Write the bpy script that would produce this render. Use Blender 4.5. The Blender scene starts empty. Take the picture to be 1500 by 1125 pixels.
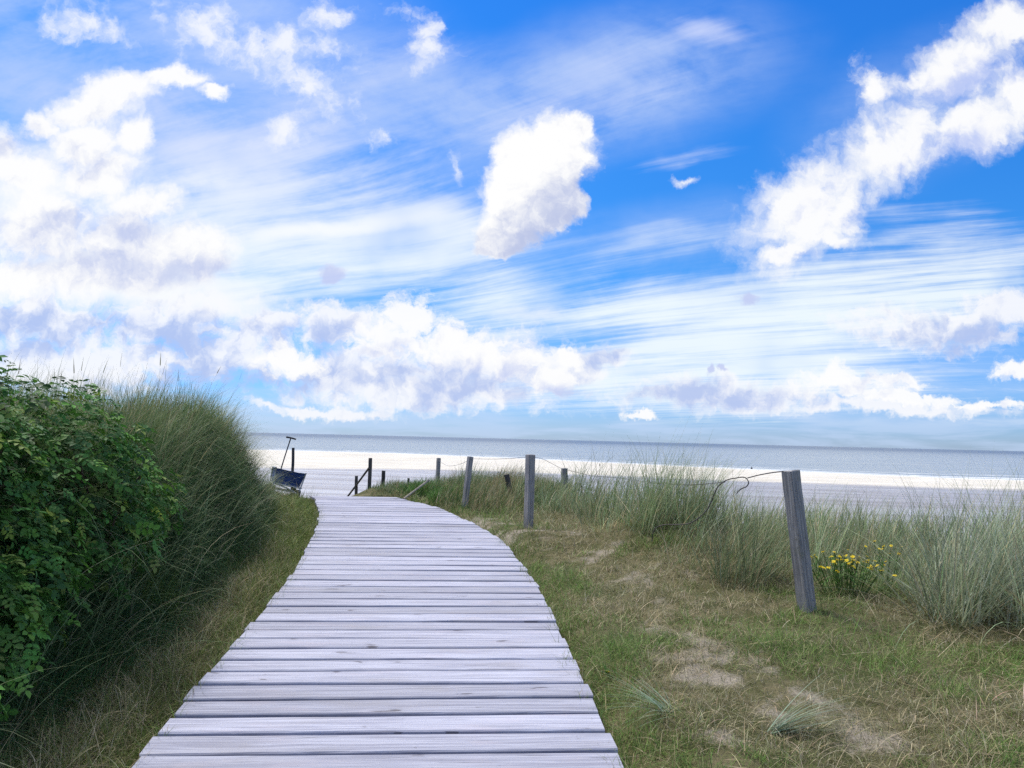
import bpy, math, os, random
import numpy as np
from mathutils import Vector, Matrix, Euler

random.seed(7)
rng = np.random.default_rng(11)
scene = bpy.context.scene
COL = scene.collection
R = math.radians

# ------------------------------------------------------------------ camera
CAM = Vector((0.0, 0.0, 1.5))
FPX = 1125.0                      # focal length in pixels of the 1500 px wide photograph
PITCH, ROLL = R(4.07), R(1.40)
_f = Vector((0, math.cos(PITCH), math.sin(PITCH)))
_r0 = Vector((1, 0, 0))
_u0 = Vector((0, -math.sin(PITCH), math.cos(PITCH)))
_r = _r0 * math.cos(ROLL) + _u0 * math.sin(ROLL)
_u = _u0 * math.cos(ROLL) - _r0 * math.sin(ROLL)
cam_data = bpy.data.cameras.new('camera')
cam = bpy.data.objects.new('camera', cam_data)
COL.objects.link(cam)
cam_data.sensor_fit = 'HORIZONTAL'
cam_data.sensor_width = 36.0
cam_data.lens = 27.0
cam_data.clip_start = 0.05
cam_data.clip_end = 200000.0
m = Matrix((( _r.x, _u.x, -_f.x, CAM.x), (_r.y, _u.y, -_f.y, CAM.y), (_r.z, _u.z, -_f.z, CAM.z), (0, 0, 0, 1)))
cam.matrix_world = m
scene.camera = cam


def ray(px, py):
    return _f + _r * ((px - 750.0) / FPX) - _u * ((py - 562.5) / FPX)


def at(px, py, Y):
    """world point on the ray of a photo pixel at depth Y"""
    d = ray(px, py)
    return CAM + d * (Y / d.y)


def on_plane(px, py, z0, slope=0.0):
    """where a pixel's ray meets the plane z = z0 + slope*y"""
    d = ray(px, py)
    t = (z0 + slope * CAM.y - CAM.z) / (d.z - slope * d.y)
    return CAM + d * t


# ------------------------------------------------------------------ tagging
def tag(o, label=None, cat=None, group=None, kind=None):
    if label: o['label'] = label
    if cat: o['category'] = cat
    if group: o['group'] = group
    if kind: o['kind'] = kind
    return o


def empty(name, loc=(0, 0, 0), rot=(0, 0, 0)):
    o = bpy.data.objects.new(name, None)
    o.empty_display_size = 0.1
    COL.objects.link(o)
    o.location = loc
    o.rotation_euler = rot
    return o


def mesh_obj(name, verts, faces, mat, parent=None, smooth=False):
    me = bpy.data.meshes.new(name)
    me.from_pydata([tuple(v) for v in verts], [], faces)
    me.update()
    if smooth:
        me.polygons.foreach_set('use_smooth', [True] * len(me.polygons))
    if mat: me.materials.append(mat)
    o = bpy.data.objects.new(name, me)
    COL.objects.link(o)
    if parent: o.parent = parent
    return o


def np_mesh(name, V, F, mat, tint=None, parent=None, smooth=True, k=4):
    """fast mesh of same-size polygons from arrays"""
    me = bpy.data.meshes.new(name)
    nV, nF = len(V), len(F)
    me.vertices.add(nV)
    me.vertices.foreach_set('co', np.ascontiguousarray(V, dtype=np.float32).ravel())
    me.loops.add(nF * k)
    me.loops.foreach_set('vertex_index', np.ascontiguousarray(F, dtype=np.int32).ravel())
    me.polygons.add(nF)
    me.polygons.foreach_set('loop_start', np.arange(0, nF * k, k, dtype=np.int32))
    me.polygons.foreach_set('loop_total', np.full(nF, k, dtype=np.int32))
    if smooth:
        me.polygons.foreach_set('use_smooth', np.ones(nF, dtype=bool))
    me.update(calc_edges=True)
    if tint is not None:
        a = me.color_attributes.new('tint', 'FLOAT_COLOR', 'POINT')
        c = np.ones((nV, 4), np.float32)
        c[:, :3] = tint
        a.data.foreach_set('color', c.ravel())
    if mat: me.materials.append(mat)
    o = bpy.data.objects.new(name, me)
    COL.objects.link(o)
    if parent: o.parent = parent
    return o


# ------------------------------------------------------------------ numpy noise
_perm = rng.random((256, 256)).astype(np.float64)


def vnoise(x, y):
    xi = np.floor(x).astype(int); yi = np.floor(y).astype(int)
    fx = x - xi; fy = y - yi
    fx = fx * fx * (3 - 2 * fx); fy = fy * fy * (3 - 2 * fy)
    a = _perm[xi & 255, yi & 255]; b = _perm[(xi + 1) & 255, yi & 255]
    c = _perm[xi & 255, (yi + 1) & 255]; d = _perm[(xi + 1) & 255, (yi + 1) & 255]
    return (a * (1 - fx) + b * fx) * (1 - fy) + (c * (1 - fx) + d * fx) * fy


def fbm(x, y, s=1.0, o=4):
    t = 0.0; a = 0.5; n = 0.0
    x = np.asarray(x, float) * s; y = np.asarray(y, float) * s
    for i in range(o):
        t = t + a * vnoise(x + 17.3 * i, y - 9.1 * i); n += a
        x = x * 2.03; y = y * 2.03; a *= 0.5
    return t / n


def sstep(x, lo, hi):
    t = np.clip((np.asarray(x, float) - lo) / (hi - lo), 0, 1)
    return t * t * (3 - 2 * t)


# ------------------------------------------------------------------ node helper
class NT:
    """tiny wrapper that writes shader node trees as expressions"""
    def __init__(self, tree):
        self.t = tree
        self.n = tree.nodes
        self.l = tree.links

    def put(self, sock, v):
        if v is None: return
        if hasattr(v, 'is_output'):
            self.l.new(v, sock)
        elif isinstance(v, (tuple, list)) and len(v) == 3 and sock.type == 'RGBA':
            sock.default_value = (*v, 1.0)
        else:
            sock.default_value = v

    def m(self, op, a, b=None, c=None, clamp=False):
        n = self.n.new('ShaderNodeMath'); n.operation = op; n.use_clamp = clamp
        for i, v in enumerate((a, b, c)): self.put(n.inputs[i], v)
        return n.outputs[0]

    def vm(self, op, a, b=None, scale=None):
        n = self.n.new('ShaderNodeVectorMath'); n.operation = op
        self.put(n.inputs[0], a); self.put(n.inputs[1], b)
        if scale is not None: self.put(n.inputs['Scale'], scale)
        return n.outputs['Value'] if op in ('LENGTH', 'DOT_PRODUCT', 'DISTANCE') else n.outputs['Vector']

    def xyz(self, v):
        n = self.n.new('ShaderNodeSeparateXYZ'); self.put(n.inputs[0], v)
        return n.outputs[0], n.outputs[1], n.outputs[2]

    def vec(self, x, y, z=0.0):
        n = self.n.new('ShaderNodeCombineXYZ')
        for i, v in enumerate((x, y, z)): self.put(n.inputs[i], v)
        return n.outputs[0]

    def noise(self, v, scale=1.0, detail=4.0, rough=0.5, dist=0.0, dims='3D', color=False, lac=2.0):
        n = self.n.new('ShaderNodeTexNoise'); n.noise_dimensions = dims
        self.put(n.inputs['Vector'], v)
        n.inputs['Scale'].default_value = scale; n.inputs['Detail'].default_value = detail
        n.inputs['Roughness'].default_value = rough; n.inputs['Distortion'].default_value = dist
        n.inputs['Lacunarity'].default_value = lac
        return n.outputs['Color'] if color else n.outputs[0]

    def voro(self, v, scale=1.0, feature='F1', out='Distance', rand=1.0, dims='3D'):
        n = self.n.new('ShaderNodeTexVoronoi'); n.feature = feature; n.voronoi_dimensions = dims
        self.put(n.inputs['Vector'], v)
        n.inputs['Scale'].default_value = scale; n.inputs['Randomness'].default_value = rand
        return n.outputs[out]

    def ss(self, x, lo, hi, a=0.0, b=1.0, smooth=True):
        n = self.n.new('ShaderNodeMapRange'); n.interpolation_type = 'SMOOTHSTEP' if smooth else 'LINEAR'
        self.put(n.inputs[0], x)
        for i, v in zip((1, 2, 3, 4), (lo, hi, a, b)): self.put(n.inputs[i], v)
        return n.outputs[0]

    def mix(self, f, a, b, blend='MIX', clamp=True):
        n = self.n.new('ShaderNodeMix'); n.data_type = 'RGBA'; n.blend_type = blend; n.clamp_factor = clamp
        self.put(n.inputs[0], f); self.put(n.inputs[6], a); self.put(n.inputs[7], b)
        return n.outputs[2]

    def ramp(self, x, stops, interp='LINEAR'):
        n = self.n.new('ShaderNodeValToRGB'); n.color_ramp.interpolation = interp
        e = n.color_ramp.elements
        while len(e) < len(stops): e.new(0.5)
        for i, (p, c) in enumerate(stops):
            e[i].position = p; e[i].color = (*c, 1.0) if len(c) == 3 else c
        self.put(n.inputs[0], x)
        return n.outputs[0]

    def mapping(self, v, loc=(0, 0, 0), rot=(0, 0, 0), scale=(1, 1, 1), typ='POINT'):
        n = self.n.new('ShaderNodeMapping'); n.vector_type = typ
        self.put(n.inputs[0], v)
        n.inputs[1].default_value = loc; n.inputs[2].default_value = rot; n.inputs[3].default_value = scale
        return n.outputs[0]

    def bump(self, h, strength=0.5, dist=0.02, normal=None):
        n = self.n.new('ShaderNodeBump')
        n.inputs['Strength'].default_value = strength; n.inputs['Distance'].default_value = dist
        self.put(n.inputs['Height'], h); self.put(n.inputs['Normal'], normal)
        return n.outputs[0]

    def pos(self):
        return self.n.new('ShaderNodeNewGeometry').outputs['Position']

    def attr(self, name, out='Color'):
        n = self.n.new('ShaderNodeAttribute'); n.attribute_name = name
        return n.outputs[out]


def new_mat(name):
    mt = bpy.data.materials.new(name)
    mt.use_nodes = True
    nt = NT(mt.node_tree)
    bs = nt.n['Principled BSDF']
    return mt, nt, bs


def srgb(r, g, b):
    return tuple(((c / 255) / 12.92 if c / 255 <= 0.04045 else ((c / 255 + 0.055) / 1.055) ** 2.4) for c in (r, g, b))
SUN_E, SUN_ANGLE = 3.6, 12.0
SKY_TS = 2.0
SKY_T = [(.30, .435, .78), (.22, .41, .79), (.13, .44, .78), (.100, .455, .88), (.085, .44, .93)]
def _c(r, g, b):
    return tuple(c * 10.0 for c in srgb(r, g, b))
# px, py, rx, ry, rotation, weight : stretches of sky with cirrus
CIRRUS = [
    (480, 280, 460, 150, 4, .75), (430, 350, 520, 110, 6, .75), (560, 400, 420, 90, 4, 0.65), (760, 440, 420, 80, 8, .5), (700, 330, 330, 60, 8, .35),
    (150, 400, 420, 190, 0, .8), (1100, 480, 680, 170, 4, 0.95), (1420, 390, 480, 120, 10, 0.75),
    (1000, 570, 700, 90, 0, 0.7), (900, 110, 330, 120, 14, 0.72), (820, 170, 280, 60, 14, .4),
    (985, 236, 190, 36, 14, 0.75), (960, 345, 280, 46, 8, 0.72), (600, 85, 260, 110, 20, 0.62), (1050, 45, 150, 44, -12, .7),
    (1330, 310, 260, 60, 0, 0.5), (1290, 130, 220, 80, 20, 0.5), (280, 200, 400, 140, 10, 0.55), (80, 120, 360, 90, -12, .5), (300, 40, 340, 70, 0, .4),
]
VEIL = [
    (420, 120, 420, 130, 0, .5), (1100, 420, 620, 120, 6, .4),
    (200, 90, 560, 280, 0, 1.7), (930, 110, 340, 150, 12, 1.2), (120, 30, 400, 120, 0, .6), (640, 180, 400, 160, 8, 0.8),
    (450, 330, 460, 190, 0, 0.9), (1100, 520, 700, 170, 0, 0.6), (1350, 150, 280, 140, 25, 0.6), (1000, 330, 300, 60, 8, .5),
]
WHITE = [(170, 408, 260, 60, 0, 1.2), (60, 300, 230, 150, 0, .9), (430, 335, 170, 30, 4, .9), (560, 322, 150, 22, 8, .6), (330, 450, 200, 50, 0, .9), (600, 560, 300, 40, 0, .7), (560, 480, 160, 50, 0, .6),
         (300, 268, 120, 36, 0, .5), (780, 462, 120, 26, 6, .7), (60, 590, 300, 60, 0, .6), (1250, 565, 160, 22, 0, .5)]
LIT = _c(255, 255, 255)
CLOUDS = [
    # lavender banks low on the left and along the sea
    dict(items=[(60, 470, 170, 60), (250, 470, 130, 55), (120, 530, 230, 60), (330, 520, 170, 55), (390, 480, 80, 45), (490, 480, 90, 40),
                (520, 545, 190, 50), (700, 530, 150, 60), (830, 530, 80, 40), (620, 575, 260, 34), (880, 520, 70, 14), (1370, 480, 170, 42),
                (1470, 455, 90, 30), (1060, 578, 200, 30), (1300, 595, 200, 14), (480, 600, 140, 10)],
         shade_items=[(60, 480, 150, 70, 0, .8), (260, 490, 150, 60, 0, .9), (180, 470, 60, 40, 0, .5), (480, 490, 70, 40, 0, .9), (400, 500, 50, 40, 0, .6), (330, 560, 260, 50, 0, .9), (650, 560, 300, 60, 0, .7),
                      (1400, 495, 190, 50, 0, .9), (830, 560, 110, 45, 0, .6), (1060, 580, 220, 40, 0, .8), (880, 520, 90, 30, 0, .9)],
         lo=-0.10, hi=0.62, soft=1.3, lift=0.55, c_lit=_c(250, 251, 255), c_shade=_c(184, 200, 240), seed=3.1, op=0.92, low=True),
    # white heads standing in front of them
    dict(items=[(600, 470, 62, 42), (570, 500, 70, 40), (650, 505, 60, 40), (700, 520, 60, 34), (800, 555, 55, 36), (830, 520, 40, 26), (420, 530, 70, 30),
                (1230, 562, 80, 26), (1300, 556, 60, 18), (1330, 580, 110, 12), (1480, 547, 50, 20), (935, 606, 40, 8), (760, 535, 50, 30), (1440, 590, 120, 8)],
         shade_items=[(560, 525, 80, 40, 0, .5), (700, 550, 120, 40, 0, .7), (820, 580, 80, 30, 0, .6)],
         lo=0.0, hi=0.60, soft=1.5, lift=0.50, c_lit=LIT, c_shade=_c(202, 212, 245), seed=5.7, op=0.95, low=True),
    # great white pile on the left
    dict(items=[(150, 150, 62, 50), (185, 130, 50, 30), (225, 118, 50, 20), (110, 165, 50, 34), (120, 205, 66, 52), (62, 182, 34, 24), (150, 260, 80, 56), (40, 260, 70, 60), (0, 235, 60, 60), (215, 300, 66, 42),
                (60, 330, 130, 70), (190, 360, 120, 60), (275, 360, 74, 50), (295, 392, 56, 28), (160, 400, 150, 34), (40, 410, 120, 40), (268, 115, 56, 20), (316, 132, 34, 14), (195, 195, 34, 36)],
         shade_items=[(90, 350, 220, 75, 0, .62), (300, 395, 120, 60, 0, .65), (180, 410, 200, 50, 0, .45), (230, 330, 110, 50, 0, .35), (130, 235, 100, 60, 0, .42), (10, 210, 90, 50, 0, .35)],
         lo=-0.12, hi=0.58, soft=0.95, lift=0.42, c_lit=LIT, c_shade=_c(198, 208, 240), seed=9.2, op=0.98),
    # torn wisps
    dict(items=[(445, 120, 62, 48), (420, 190, 44, 44), (490, 160, 52, 36), (400, 75, 150, 40), (470, 20, 50, 34), (590, 12, 50, 24), (630, 50, 30, 30), (560, 200, 30, 18), (300, 40, 90, 50), (330, 60, 60, 40),
                (1000, 265, 22, 9), (670, 240, 14, 34), (640, 70, 60, 40), (1265, 130, 26, 46), (120, 30, 80, 40)],
         shade_items=[(450, 180, 80, 60, 0, .3)],
         lo=0.02, hi=1.25, soft=2.8, lift=0.35, c_lit=_c(252, 253, 255), c_shade=_c(200, 216, 251), seed=2.2, op=0.85, k=.35),
    # long leaning cloud on the right
    dict(items=[(1182, 308, 138, 88, 38), (1310, 215, 130, 66, 30), (1425, 185, 120, 62, 18), (1415, 100, 120, 70, 30), (1475, 40, 80, 50), (1490, 140, 60, 60), (1145, 368, 56, 26), (1215, 352, 54, 20), (1350, 110, 60, 22, 25), (1285, 140, 26, 34)],
         shade_items=[(1390, 130, 150, 50, 15, .75), (1400, 220, 160, 50, 15, .75), (1250, 305, 100, 34, 35, .45), (1170, 378, 80, 26, 0, .5), (1480, 100, 80, 40, 0, .5)],
         lo=-0.10, hi=0.70, soft=1.15, lift=0.42, c_lit=_c(255, 255, 255), c_shade=_c(190, 204, 247), seed=7.7, op=0.97),
    # the compact white cloud in the middle
    dict(items=[(788, 246, 116, 80, 62), (768, 290, 74, 66), (742, 342, 52, 38), (830, 190, 44, 40), (725, 364, 36, 18), (815, 300, 50, 40)],
         shade_items=[(815, 310, 130, 76, 10, .68), (862, 255, 60, 100, 0, .40), (745, 362, 120, 55, 0, .62)],
         lo=0.02, hi=0.34, soft=0.50, lift=0.42, c_lit=LIT, c_shade=_c(190, 200, 232), seed=4.4, op=1.0, k=0.25),
    # small grey ones
    dict(items=[(490, 405, 28, 20), (1105, 442, 24, 14), (1055, 548, 14, 9), (1035, 548, 10, 12)],
         shade_items=[(490, 405, 70, 50, 0, 1.0), (1105, 442, 60, 40, 0, 1.0), (1050, 548, 60, 40, 0, 1.0)],
         lo=0.05, hi=0.6, soft=1.2, lift=0.4, c_lit=_c(235, 240, 255), c_shade=_c(196, 206, 244), seed=6.4, op=0.85),
]
# ------------------------------------------------------------------ sky, sun, clouds
SUN_EL, SUN_AZ = R(58), R(-48)       # azimuth measured from +Y towards +X
SKY_STRENGTH = 0.1
K = 1.0 / SKY_STRENGTH
world = bpy.data.worlds.new('World')
scene.world = world
world.use_nodes = True
W = NT(world.node_tree)
bg = W.n['Background']
bg.inputs['Strength'].default_value = SKY_STRENGTH
sky = W.n.new('ShaderNodeTexSky')
sky.sky_type = 'NISHITA'
sky.sun_disc = False
sky.sun_elevation = SUN_EL
sky.sun_rotation = SUN_AZ
sky.air_density = 1.0; sky.dust_density = 0.3; sky.ozone_density = 2.0

dirv = W.n.new('ShaderNodeTexCoord').outputs['Generated']
dx, dy, dz = W.xyz(dirv)
dyc = W.m('MAXIMUM', W.m('ABSOLUTE', dy), 0.12)
gx = W.m('DIVIDE', dx, dyc)
gz = W.m('DIVIDE', dz, dyc)
P = W.vec(gx, gz, 0.0)             # bearing / elevation coordinates of the sky ahead


def sp(px, py):
    d = ray(px, py)
    return d.x / d.y, d.z / d.y


def chain(p, f):
    """p unchanged, but worked out only after f: keeps the long expression within the shader stack"""
    if f is None: return p
    n = W.n.new('ShaderNodeVectorMath'); n.operation = 'MULTIPLY_ADD'
    W.put(n.inputs[0], f); n.inputs[1].default_value = (1e-10, 1e-10, 1e-10); W.put(n.inputs[2], p)
    return n.outputs[0]


def ell(p, px, py, rx, ry, rot=0):
    """0 in the middle of an elliptical stretch of sky, 1 at its rim"""
    X, Z = sp(px, py)
    if rot:
        q = W.mapping(p, (X, Z, 0), (0, 0, R(rot)), (rx / FPX, ry / FPX, 1.0), 'TEXTURE')
    else:
        n = W.n.new('ShaderNodeVectorMath'); n.operation = 'MULTIPLY_ADD'
        W.put(n.inputs[0], p)
        n.inputs[1].default_value = (FPX / rx, FPX / ry, 0.0)
        n.inputs[2].default_value = (-X * FPX / rx, -Z * FPX / ry, 0.0)
        q = n.outputs[0]
    return W.vm('LENGTH', q)


def union(p, items, k=0.25):
    """height of a soft heap of ellipses: 1 in the heart, 0 at the rim"""
    f = None; q = p
    for i, it in enumerate(items):
        if i and i % 8 == 0: q = chain(p, f)
        g = ell(q, *it)
        f = g if f is None else W.m('SMOOTH_MIN', f, g, k)
    return W.m('SUBTRACT', 1.0, f)


def gauss(p, items):
    """soft stretch: sum of w * falloff"""
    f = None; q = p
    for i, (px, py, rx, ry, rot, w) in enumerate(items):
        if i and i % 8 == 0: q = chain(p, f)
        g = W.ss(ell(q, px, py, rx, ry, rot), 0.0, 1.0, w, 0.0)
        f = g if f is None else W.m('ADD', f, g)
    return f


def C(r, g, b):
    return tuple(c * K for c in srgb(r, g, b))


# clear sky: the Nishita sky, deepened the way a phone camera renders it
h = W.m('MAXIMUM', gz, 0.0)
tint = W.ramp(h, [(0.0, SKY_T[0]), (0.06, SKY_T[1]), (0.22, SKY_T[2]), (0.42, SKY_T[3]), (0.62, SKY_T[4])])
tsc = W.vm('SCALE', tint, scale=SKY_TS)
clear = W.vm('MULTIPLY', sky.outputs[0], tsc)

# warped coordinates
w1 = W.noise(P, 7.0, 3.0, 0.5, dims='2D', color=True)
w2 = W.noise(P, 26.0, 6.0, 0.62, dims='2D', color=True)
w3 = W.noise(P, 110.0, 3.0, 0.6, dims='2D', color=True)
half = (0.5, 0.5, 0.5)
o1 = W.vm('SCALE', W.vm('SUBTRACT', w1, half), scale=0.040)
o2 = W.vm('SCALE', W.vm('SUBTRACT', w2, half), scale=0.030)
o3 = W.vm('SCALE', W.vm('SUBTRACT', w3, half), scale=0.007)
Ps = W.vm('ADD', P, o1)
Pw = W.vm('ADD', W.vm('ADD', Ps, o2), o3)

# --- high cirrus: streaks on a flat layer seen in perspective
hz = W.m('ADD', W.m('MAXIMUM', gz, 0.0), 0.07)
cx = W.m('DIVIDE', gx, hz); cy = W.m('DIVIDE', 1.0, hz)
a = math.atan2(1.0, -1.6)
ca, sa = math.cos(a), math.sin(a)
along = W.m('ADD', W.m('MULTIPLY', cx, ca), W.m('MULTIPLY', cy, sa))
across = W.m('SUBTRACT', W.m('MULTIPLY', cy, ca), W.m('MULTIPLY', cx, sa))
wob = W.m('MULTIPLY', W.m('SUBTRACT', W.noise(W.vec(cx, cy), 0.35, 2.0, 0.5, dims='2D'), 0.5), 0.62)
acr = W.m('ADD', across, wob)
s1 = W.noise(W.vec(W.m('MULTIPLY', along, 0.35), W.m('MULTIPLY', acr, 2.0)), 1.0, 7.0, 0.66, 0.0, dims='2D')
s2 = W.noise(W.vec(W.m('MULTIPLY', along, 1.3), W.m('MULTIPLY', acr, 8.0)), 1.0, 6.0, 0.66, 0.08, dims='2D')
s3 = W.noise(W.vm('MULTIPLY', P, (0.7, 1.3, 1.0)), 9.0, 7.0, 0.62, 0.2, dims='2D')
streak = W.m('ADD', W.m('ADD', W.m('MULTIPLY', s1, 0.58), W.m('MULTIPLY', s2, 0.24)), W.m('MULTIPLY', s3, 0.18))
cover = gauss(Ps, CIRRUS)
cov_c = W.m('MINIMUM', cover, 1.05)
cir = W.ss(W.m('ADD', streak, W.m('MULTIPLY', cov_c, 0.40)), 0.62, 1.00)
cir = W.m('MULTIPLY', cir, W.ss(cov_c, 0.0, 0.6))
cir = W.m('MULTIPLY', cir, W.ss(W.m('ADD', W.noise(P, 5.0, 3.0, 0.5, dims='2D'), W.m('MULTIPLY', cov_c, .20)), .36, .72, .35, 1.0))
# thin veil
veil = gauss(chain(Ps, cir), VEIL)
vl = W.m('MULTIPLY', W.m('MINIMUM', veil, 1.0), W.ss(W.m('ADD', W.m('MULTIPLY', s3, 0.5), W.m('MULTIPLY', s1, 0.5)), 0.22, 0.64))
c_veil = C(188, 210, 252)
c_cir = W.mix(W.ss(gz, 0.15, 0.50), C(240, 251, 255), C(212, 222, 255))
col = W.mix(W.m('MULTIPLY', vl, 0.80), clear, c_veil)
col = W.mix(W.m('MULTIPLY', cir, 0.96), col, c_cir)

# --- haze and flat stratus low over the sea
hb = W.ss(gz, 0.0, 0.16, 1.0, 0.0)
st = W.noise(W.vec(W.m('MULTIPLY', gx, 3.0), W.m('MULTIPLY', gz, 26.0)), 1.6, 6.0, 0.6, 0.3, dims='2D')
lowband = W.m('MULTIPLY', hb, W.ss(st, 0.36, 0.62))
col = W.mix(W.m('MULTIPLY', lowband, 0.50), col, C(200, 220, 252))
lowband2 = W.m('MULTIPLY', W.ss(gz, 0.015, 0.09, 0.0, 1.0), W.m('MULTIPLY', hb, W.ss(st, 0.56, 0.70)))
col = W.mix(W.m('MULTIPLY', lowband2, 0.8), col, C(246, 250, 255))

# --- soft white glare of cloud too bright to show form
wh = gauss(chain(Ps, col), WHITE)
col = W.mix(W.m('MULTIPLY', W.m('MINIMUM', wh, 1.0), W.ss(W.m('ADD', s3, W.m('MULTIPLY', wh, .35)), .40, .80)), col, C(248, 252, 255))

# --- cumulus
bil = W.voro(Pw, 38.0, 'F1', dims='2D')
n_f_ = W.noise(Pw, 20.0, 7.0, 0.60, dims='2D')
n_g = W.noise(W.vm('ADD', Pw, (-0.010, 0.014, 0.0)), 20.0, 7.0, 0.60, dims='2D')
n_l = W.noise(W.vm('MULTIPLY', Pw, (1.0, 1.5, 1.0)), 34.0, 6.0, 0.60, dims='2D')
relief = W.m('SUBTRACT', n_f_, n_g)            # >0 on the sides that face the sun, upper left


def cumulus(col, items, shade_items, lo, hi, soft, lift, c_lit, c_shade, seed, op=1.0, k=0.22, rim=1.0, low=False):
    n_f = n_l if low else n_f_
    f = union(chain(Pw, col), items, k)
    f = W.m('ADD', f, W.m('MULTIPLY', W.m('SUBTRACT', n_f, 0.5), soft))
    f = W.m('SUBTRACT', f, W.m('MULTIPLY', W.m('SUBTRACT', bil, 0.45), 0.12))
    dens = W.ss(f, lo, hi, 0.0, op)
    sh = gauss(chain(Ps, dens), shade_items)
    s = W.m('ADD', sh, W.m('MULTIPLY', relief, -3.2 * lift))
    s = W.m('ADD', s, W.m('MULTIPLY', W.m('SUBTRACT', W.noise(W.vm('ADD', chain(Ps, sh), (seed, seed, 0)), 11.0, 5.0, 0.55, dims='2D'), 0.5), 1.5 * lift))
    s = W.m('SUBTRACT', s, W.m('MULTIPLY', W.ss(f, lo, 0.42, 1.0, 0.0), 0.10 * rim))
    cc = W.mix(W.ss(s, 0.05, 0.95), c_lit, c_shade)
    return W.mix(dens, col, cc)


for cl in CLOUDS:
    col = cumulus(col, **cl)

# unseen bright cloud added overhead to whiten the blue skylight, brightest about the sun
sdv = (math.sin(SUN_AZ) * math.cos(SUN_EL), math.cos(SUN_AZ) * math.cos(SUN_EL), math.sin(SUN_EL))
glow = W.ss(W.vm('DOT_PRODUCT', chain(dirv, col), sdv), .55, 1.0, 0.0, 1.0)
ov = W.noise(chain(dirv, glow), 3.0, 4.0, .55)
ovc = W.mix(glow, C(205, 216, 243), tuple(k * K * 1.35 for k in (1.0, .98, .95)))
col = W.mix(W.m('MULTIPLY', W.ss(gz, .68, 1.05), W.ss(ov, .30, .52, .45, 1.0)), col, ovc)

# below the horizon the world is sea-grey
col = W.mix(W.ss(dz, -0.02, 0.0, 1.0, 0.0), col, C(120, 130, 150))
W.l.new(col, bg.inputs['Color'])
world.cycles.sampling_method = 'NONE'

sun_d = bpy.data.lights.new('sun', 'SUN')
sun_d.energy = SUN_E
sun_d.angle = R(SUN_ANGLE)
sun_d.color = (1.0, 0.95, 0.87)
sun = bpy.data.objects.new('sun', sun_d)
COL.objects.link(sun)
sd = Vector((math.sin(SUN_AZ) * math.cos(SUN_EL), math.cos(SUN_AZ) * math.cos(SUN_EL), math.sin(SUN_EL)))
sun.rotation_euler = sd.to_track_quat('Z', 'Y').to_euler()
sun.location = (-20, 20, 40)

scene.view_settings.view_transform = 'Standard'
scene.view_settings.look = 'None'
scene.view_settings.exposure = 0.0
scene.view_settings.gamma = 1.0
scene.view_settings.use_curve_mapping = False

cy_ = scene.cycles
cy_.max_bounces = 5; cy_.diffuse_bounces = 2; cy_.glossy_bounces = 2; cy_.transmission_bounces = 2; cy_.transparent_max_bounces = 4
cy_.use_denoising = False
cy_.use_adaptive_sampling = True
cy_.adaptive_min_samples = 16
cy_.adaptive_threshold = 0.015
cy_.caustics_reflective = False; cy_.caustics_refractive = False
WET_A, WET_B, WET_C = (.22, .21, .22), (.32, .31, .33), (.46, .45, .47)
SEA_A, SEA_B, SEA_C = (.24, .29, .33), (.31, .35, .38), (.095, .13, .185)
SEA_R, SEA_SPEC = .35, .35
BOARD_L, BOARD_D, BOARD_P = (.455, .465, .560), (.285, .29, .365), (.43, .405, .475)
POST_L, POST_D = (.32, .315, .32), (.17, .168, .178)
# ------------------------------------------------------------------ lie of the land
SLOPE = 0.044
BEACH_Z = -8.5
EDGE_R_PX = [(1010, 1400), (960, 1250), (915, 1122), (850, 985), (790, 860), (762, 822), (735, 790), (690, 764), (640, 742), (592, 731)]
EDGE_L_PX = [(-90, 1400), (60, 1250), (195, 1120), (300, 990), (385, 895), (435, 830), (465, 770), (467, 748), (461, 730)]
ER = np.array([(p.x, p.y) for p in (on_plane(a, b, 0, SLOPE) for a, b in EDGE_R_PX)])
EL = np.array([(p.x, p.y) for p in (on_plane(a, b, 0, SLOPE) for a, b in EDGE_L_PX)])


def _ext(e, dx):
    return np.vstack([[e[0, 0] + dx, -6.0], e, [e[-1, 0] - 0.6, e[-1, 1] + 1.0]])


ER = _ext(ER, 0.25); EL = _ext(EL, 0.05)


def right_edge(y): return np.interp(y, ER[:, 1], ER[:, 0])
def left_edge(y): return np.interp(y, EL[:, 1], EL[:, 0])


def foot_x(y):
    """foot of the overgrown bank left of the boardwalk"""
    return np.interp(y, [-6, 2, 4.6, 5.7, 7.5, 9.5, 10.8, 12.0], [-1.95, -1.97, -2.06, -2.18, -2.42, -2.86, -3.24, -3.7])


_c_y = [-60, -8, 0, 11, 12.2, 13.5, 16, 18, 20, 23, 30, 45, 62, 90]
_c_z = [-2.0, -0.35, 0, .484, .53, .55, .44, .25, -.15, -1.0, -3.6, -8.3, -9.0, -9.4]
_r_y = [-60, -8, 0, 7, 8.6, 10, 12, 14, 20, 30, 45, 62, 90]
_r_z = [-2.0, -0.35, 0.03, .36, .44, .40, .02, -.5, -1.9, -4.6, -8.4, -9.0, -9.4]
_l_y = [-60, -8, 0, 11, 12.1, 13, 14, 16, 20, 30, 45, 62, 90]
_l_z = [-2.0, -0.35, 0, .484, .51, .44, .1, -.8, -2.2, -4.8, -8.4, -9.0, -9.4]


FIT = []            # small rises that meet the feet of the nearer posts and plants


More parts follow.
